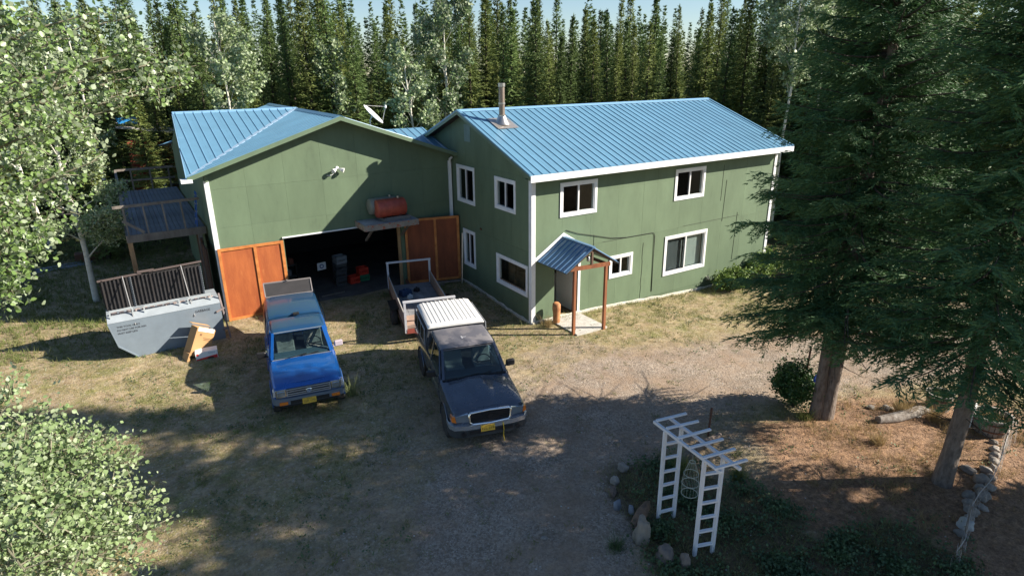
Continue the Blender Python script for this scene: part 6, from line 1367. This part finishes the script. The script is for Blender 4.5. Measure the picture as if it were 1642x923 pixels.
# chicken wire fence along the right stones -------------------------------------
wire = mat('grey_wire', (.36, .35, .34), .5, .3)
fence = thing('wire_fence', 'low sagging chicken wire fence along the stone row at the right', 'fence', (2.4, -12.55, 0))
path = [(-.2, -13.1, .50), (.55, -12.95, .30), (1.1, -12.75, .62), (1.8, -12.6, .5), (2.6, -12.5, .42), (3.5, -12.3, .45), (4.4, -12.05, .72), (5.2, -11.95, .62)]
def pp(t):
    q = t*(len(path)-1); i = min(int(q), len(path)-2); f = q-i; a, b = path[i], path[i+1]; return (a[0]+(b[0]-a[0])*f-2.4, a[1]+(b[1]-a[1])*f+12.55, a[2]+(b[2]-a[2])*f)
k = MB(); N_ = 90; M_ = 8
for i in range(N_):
    for j in range(M_):
        a = pp(i/N_); b = pp((i+1)/N_); z0 = j/M_; z1 = (j+1)/M_; zg = gz(a[0]+2.4, a[1]-12.55)
        A_ = Vector((a[0], a[1]+.05*math.sin(i*.9+j*.4), zg+a[2]*z0)); B_ = Vector((b[0], b[1]+.05*math.sin(i*.9+j*.4+.5), zg+b[2]*z1)); C_ = Vector((b[0], b[1]+.05*math.sin(i*.9+j*.4), zg+b[2]*z0)); D_ = Vector((a[0], a[1]+.05*math.sin(i*.9+j*.4), zg+a[2]*z1))
        for p, q_ in ((A_, B_), (C_, D_)): 
            w = Vector((0, .0032, 0)); w2_ = Vector((.0032, 0, 0)); k.add([p-w2_, p+w2_, q_+w2_, q_-w2_], [(0, 1, 2, 3)])
k.build('wire_mesh', wire, fence, fix=False, kind='stuff')
k = MB(); k.tube([Vector(pp(i/30))*1.0 for i in range(31)], .006, 5); k.build('top_wire', wire, fence)
for t_ in (.27, .83):
    a = pp(t_); k = MB(); k.beam((a[0], a[1], -.1), (a[0], a[1], a[2]+.05), .03); k.build('fence_stake', wood, fence)
# arbour -------------------------------------------------------------------------
arb = thing('garden_arbour', 'white wooden arbour made of two ladder sides and a slatted top', 'arbour', (-3.29, -10.03, 0))
wpt = mat('white_arbour_paint', (.74, .75, .78), .55, var=.1, stain=((.48, .46, .44), 9, .62, .85))
Z = 2.0; off = Vector((3.35, 9.95, 0))
La = [Vector((-3.50, -9.36, 0)), Vector((-3.17, -9.44, 0))]; Lb = [Vector((-3.60, -10.36, 0)), Vector((-3.27, -10.47, 0))]
for pr_ in (La, Lb):
    for p in pr_: k = MB(); k.beam(p+off+Vector((0, 0, -.1)), p+off+Vector((.0, .0, Z)), .045, .07); k.build('leg', wpt, arb)
    for i in range(6):
        z = .22+i*.30; k = MB(); d = (pr_[1]-pr_[0]).normalized()*.03; k.beam(pr_[0]-d+off+Vector((0, 0, z)), pr_[1]+d+off+Vector((0, 0, z+rnd.uniform(-.01, .01))), .035, .055, (0, 1, 0)); k.build('rung', wpt, arb)
for e in (0, 1):
    d = (Lb[e]-La[e]).normalized(); k = MB(); k.beam(La[e]-d*.32+off+Vector((0, 0, Z+.02)), Lb[e]+d*.38+off+Vector((0, 0, Z+.0)), .05, .05); k.build('top_rail', wpt, arb)
for a, b in (((-3.43, -9.10), (-2.78, -9.22)), ((-3.46, -9.39), (-2.80, -9.53)), ((-3.53, -9.72), (-2.83, -9.84)), ((-3.57, -10.04), (-2.89, -10.17)), ((-3.63, -10.36), (-2.96, -10.48)), ((-3.69, -10.67), (-3.05, -10.80))):
    k = MB(); s_ = Vector((-.04, 0, 0)); k.beam(Vector((*a, Z+.07))+off+s_, Vector((*b, Z+.07))+off+s_, .052, .03); k.build('slat', wpt, arb)
cage = thing('wire_basket', 'hanging white wire basket in rings inside the arbour', 'basket', (-3.22, -9.93, 0)); cw = mat('pale_wire', (.34, .38, .33), .4)
for z, r_ in ((1.55, .05), (1.30, .13), (1.10, .15), (.88, .145)):
    k = MB(); k.tube([(r_*math.cos(a), r_*math.sin(a), z) for a in [2*math.pi*i/20 for i in range(21)]], .007, 5, cap=False); k.build('ring', cw, cage)
k = MB()
for i in range(16):
    a = 2*math.pi*i/16; c_, s_ = math.cos(a), math.sin(a); k.tube([(.05*c_, .05*s_, 1.55), (.13*c_, .13*s_, 1.3), (.15*c_, .15*s_, 1.1), (.145*c_, .145*s_, .88)], .0022, 3, cap=False)
k.tube([(0, 0, 1.55), (0, 0, 2.0)], .005, 4); k.build('wires', cw, cage)
# lumber at far left, shed, poles ----------------------------------------------------
for i in range(6):
    k = MB(); z = .10+.07*(i//3); k.beam((-17.2+rnd.uniform(-.3, .3), 15.5+.25*(i % 3), z), (-12.8+rnd.uniform(-.5, .3), 16.5+.25*(i % 3), z), .2, .05); tag(k.build('lumber_board', mat('blue_grey_board', (.22, .26, .32), .7, var=.4, rand=.2)), 'long grey board lying in the pile at the far left behind the yard', 'board', 'boards in the far left pile')
k = MB(); k.b2((-13.3, 17.0, .1), (-12.2, 17.6, .5)); tag(k.build('rusty_box', rust, bevel=.02), 'dark rusty box on the ground right of the board pile', 'box')
shed = thing('red_shed', 'small red shed with a pale roof edge and blue tarp far behind the deck', 'shed', (-8.6, 26, 0))
redw = mat('red_board', (.28, .055, .03), .8, var=.4, vscale=5)
for i in range(11): k = MB(); k.b2((-1.6+i*.30, -.02, 0), (-1.31+i*.30, .02, 4.6-.05*i)); k.build('wall_board', redw, shed)
k = MB(); k.b2((-1.6, .03, 0), (1.7, 3, 4.4)); k.build('wall', redw, shed)
k = MB(); k.prism([(-2.0, 5.3), (2.0, 4.7), (2.0, 4.82), (-2.0, 5.42)], lambda u, v, w_: (u, w_, v), -.5, 3.3); k.build('roof', mat('shed_roof', (.5, .47, .44), .6, var=.3), shed)
k = MB(); k.box((-1.3, .5, 5.65), (1.1, .9, .35)); k.rough(.12, 3); k.build('tarp', mat('blue_tarp', (.02, .22, .55), .5), shed, smooth=60)
for i, (x, z, c) in enumerate(((.6, 2.9, 0), (.3, 1.9, 1))):
    k = MB(); k.b2((x-.5, -.3, z), (x+.4, -.05, z+.12)); k.rough(.03, 4); k.build('hung_item', [mat('pale_item', (.45, .38, .3), .7), mat('blue_item', (.05, .15, .5), .6)][i], shed)
fnc = thing('rail_fence', 'grey rail fence far behind the deck at the left', 'fence', (-12, 24, 0))
for i in range(6): k = MB(); k.beam((-4+i*2.2, 0, 0), (-4+i*2.2, 0, 1.3), .10); k.build('fence_post', wood, fnc)
for z in (.6, 1.15): k = MB(); k.beam((-4.2, -.07, z), (7.2, -.07, z), .04, .12, (0, 1, 0)); k.build('rail', wood, fnc)
# understory behind everything: forest floor brush
P = []
for _ in range(5200):
    b = g.uniform(-8, 72); d = g.uniform(33 if b < 52 else 31, 62); x, y = polar(b, d); P.append((x, y, g.uniform(0, .9)**1.5))
V, F = leaves(np.array(P), .30, g, .6); tag(soup('forest_brush', V, F, mat('brush_leaf', (.06, .10, .03), .7, col2=(.10, .13, .04), vscale=.4, trans=.2)), 'low green brush on the forest floor behind the buildings', 'brush', kind='stuff')
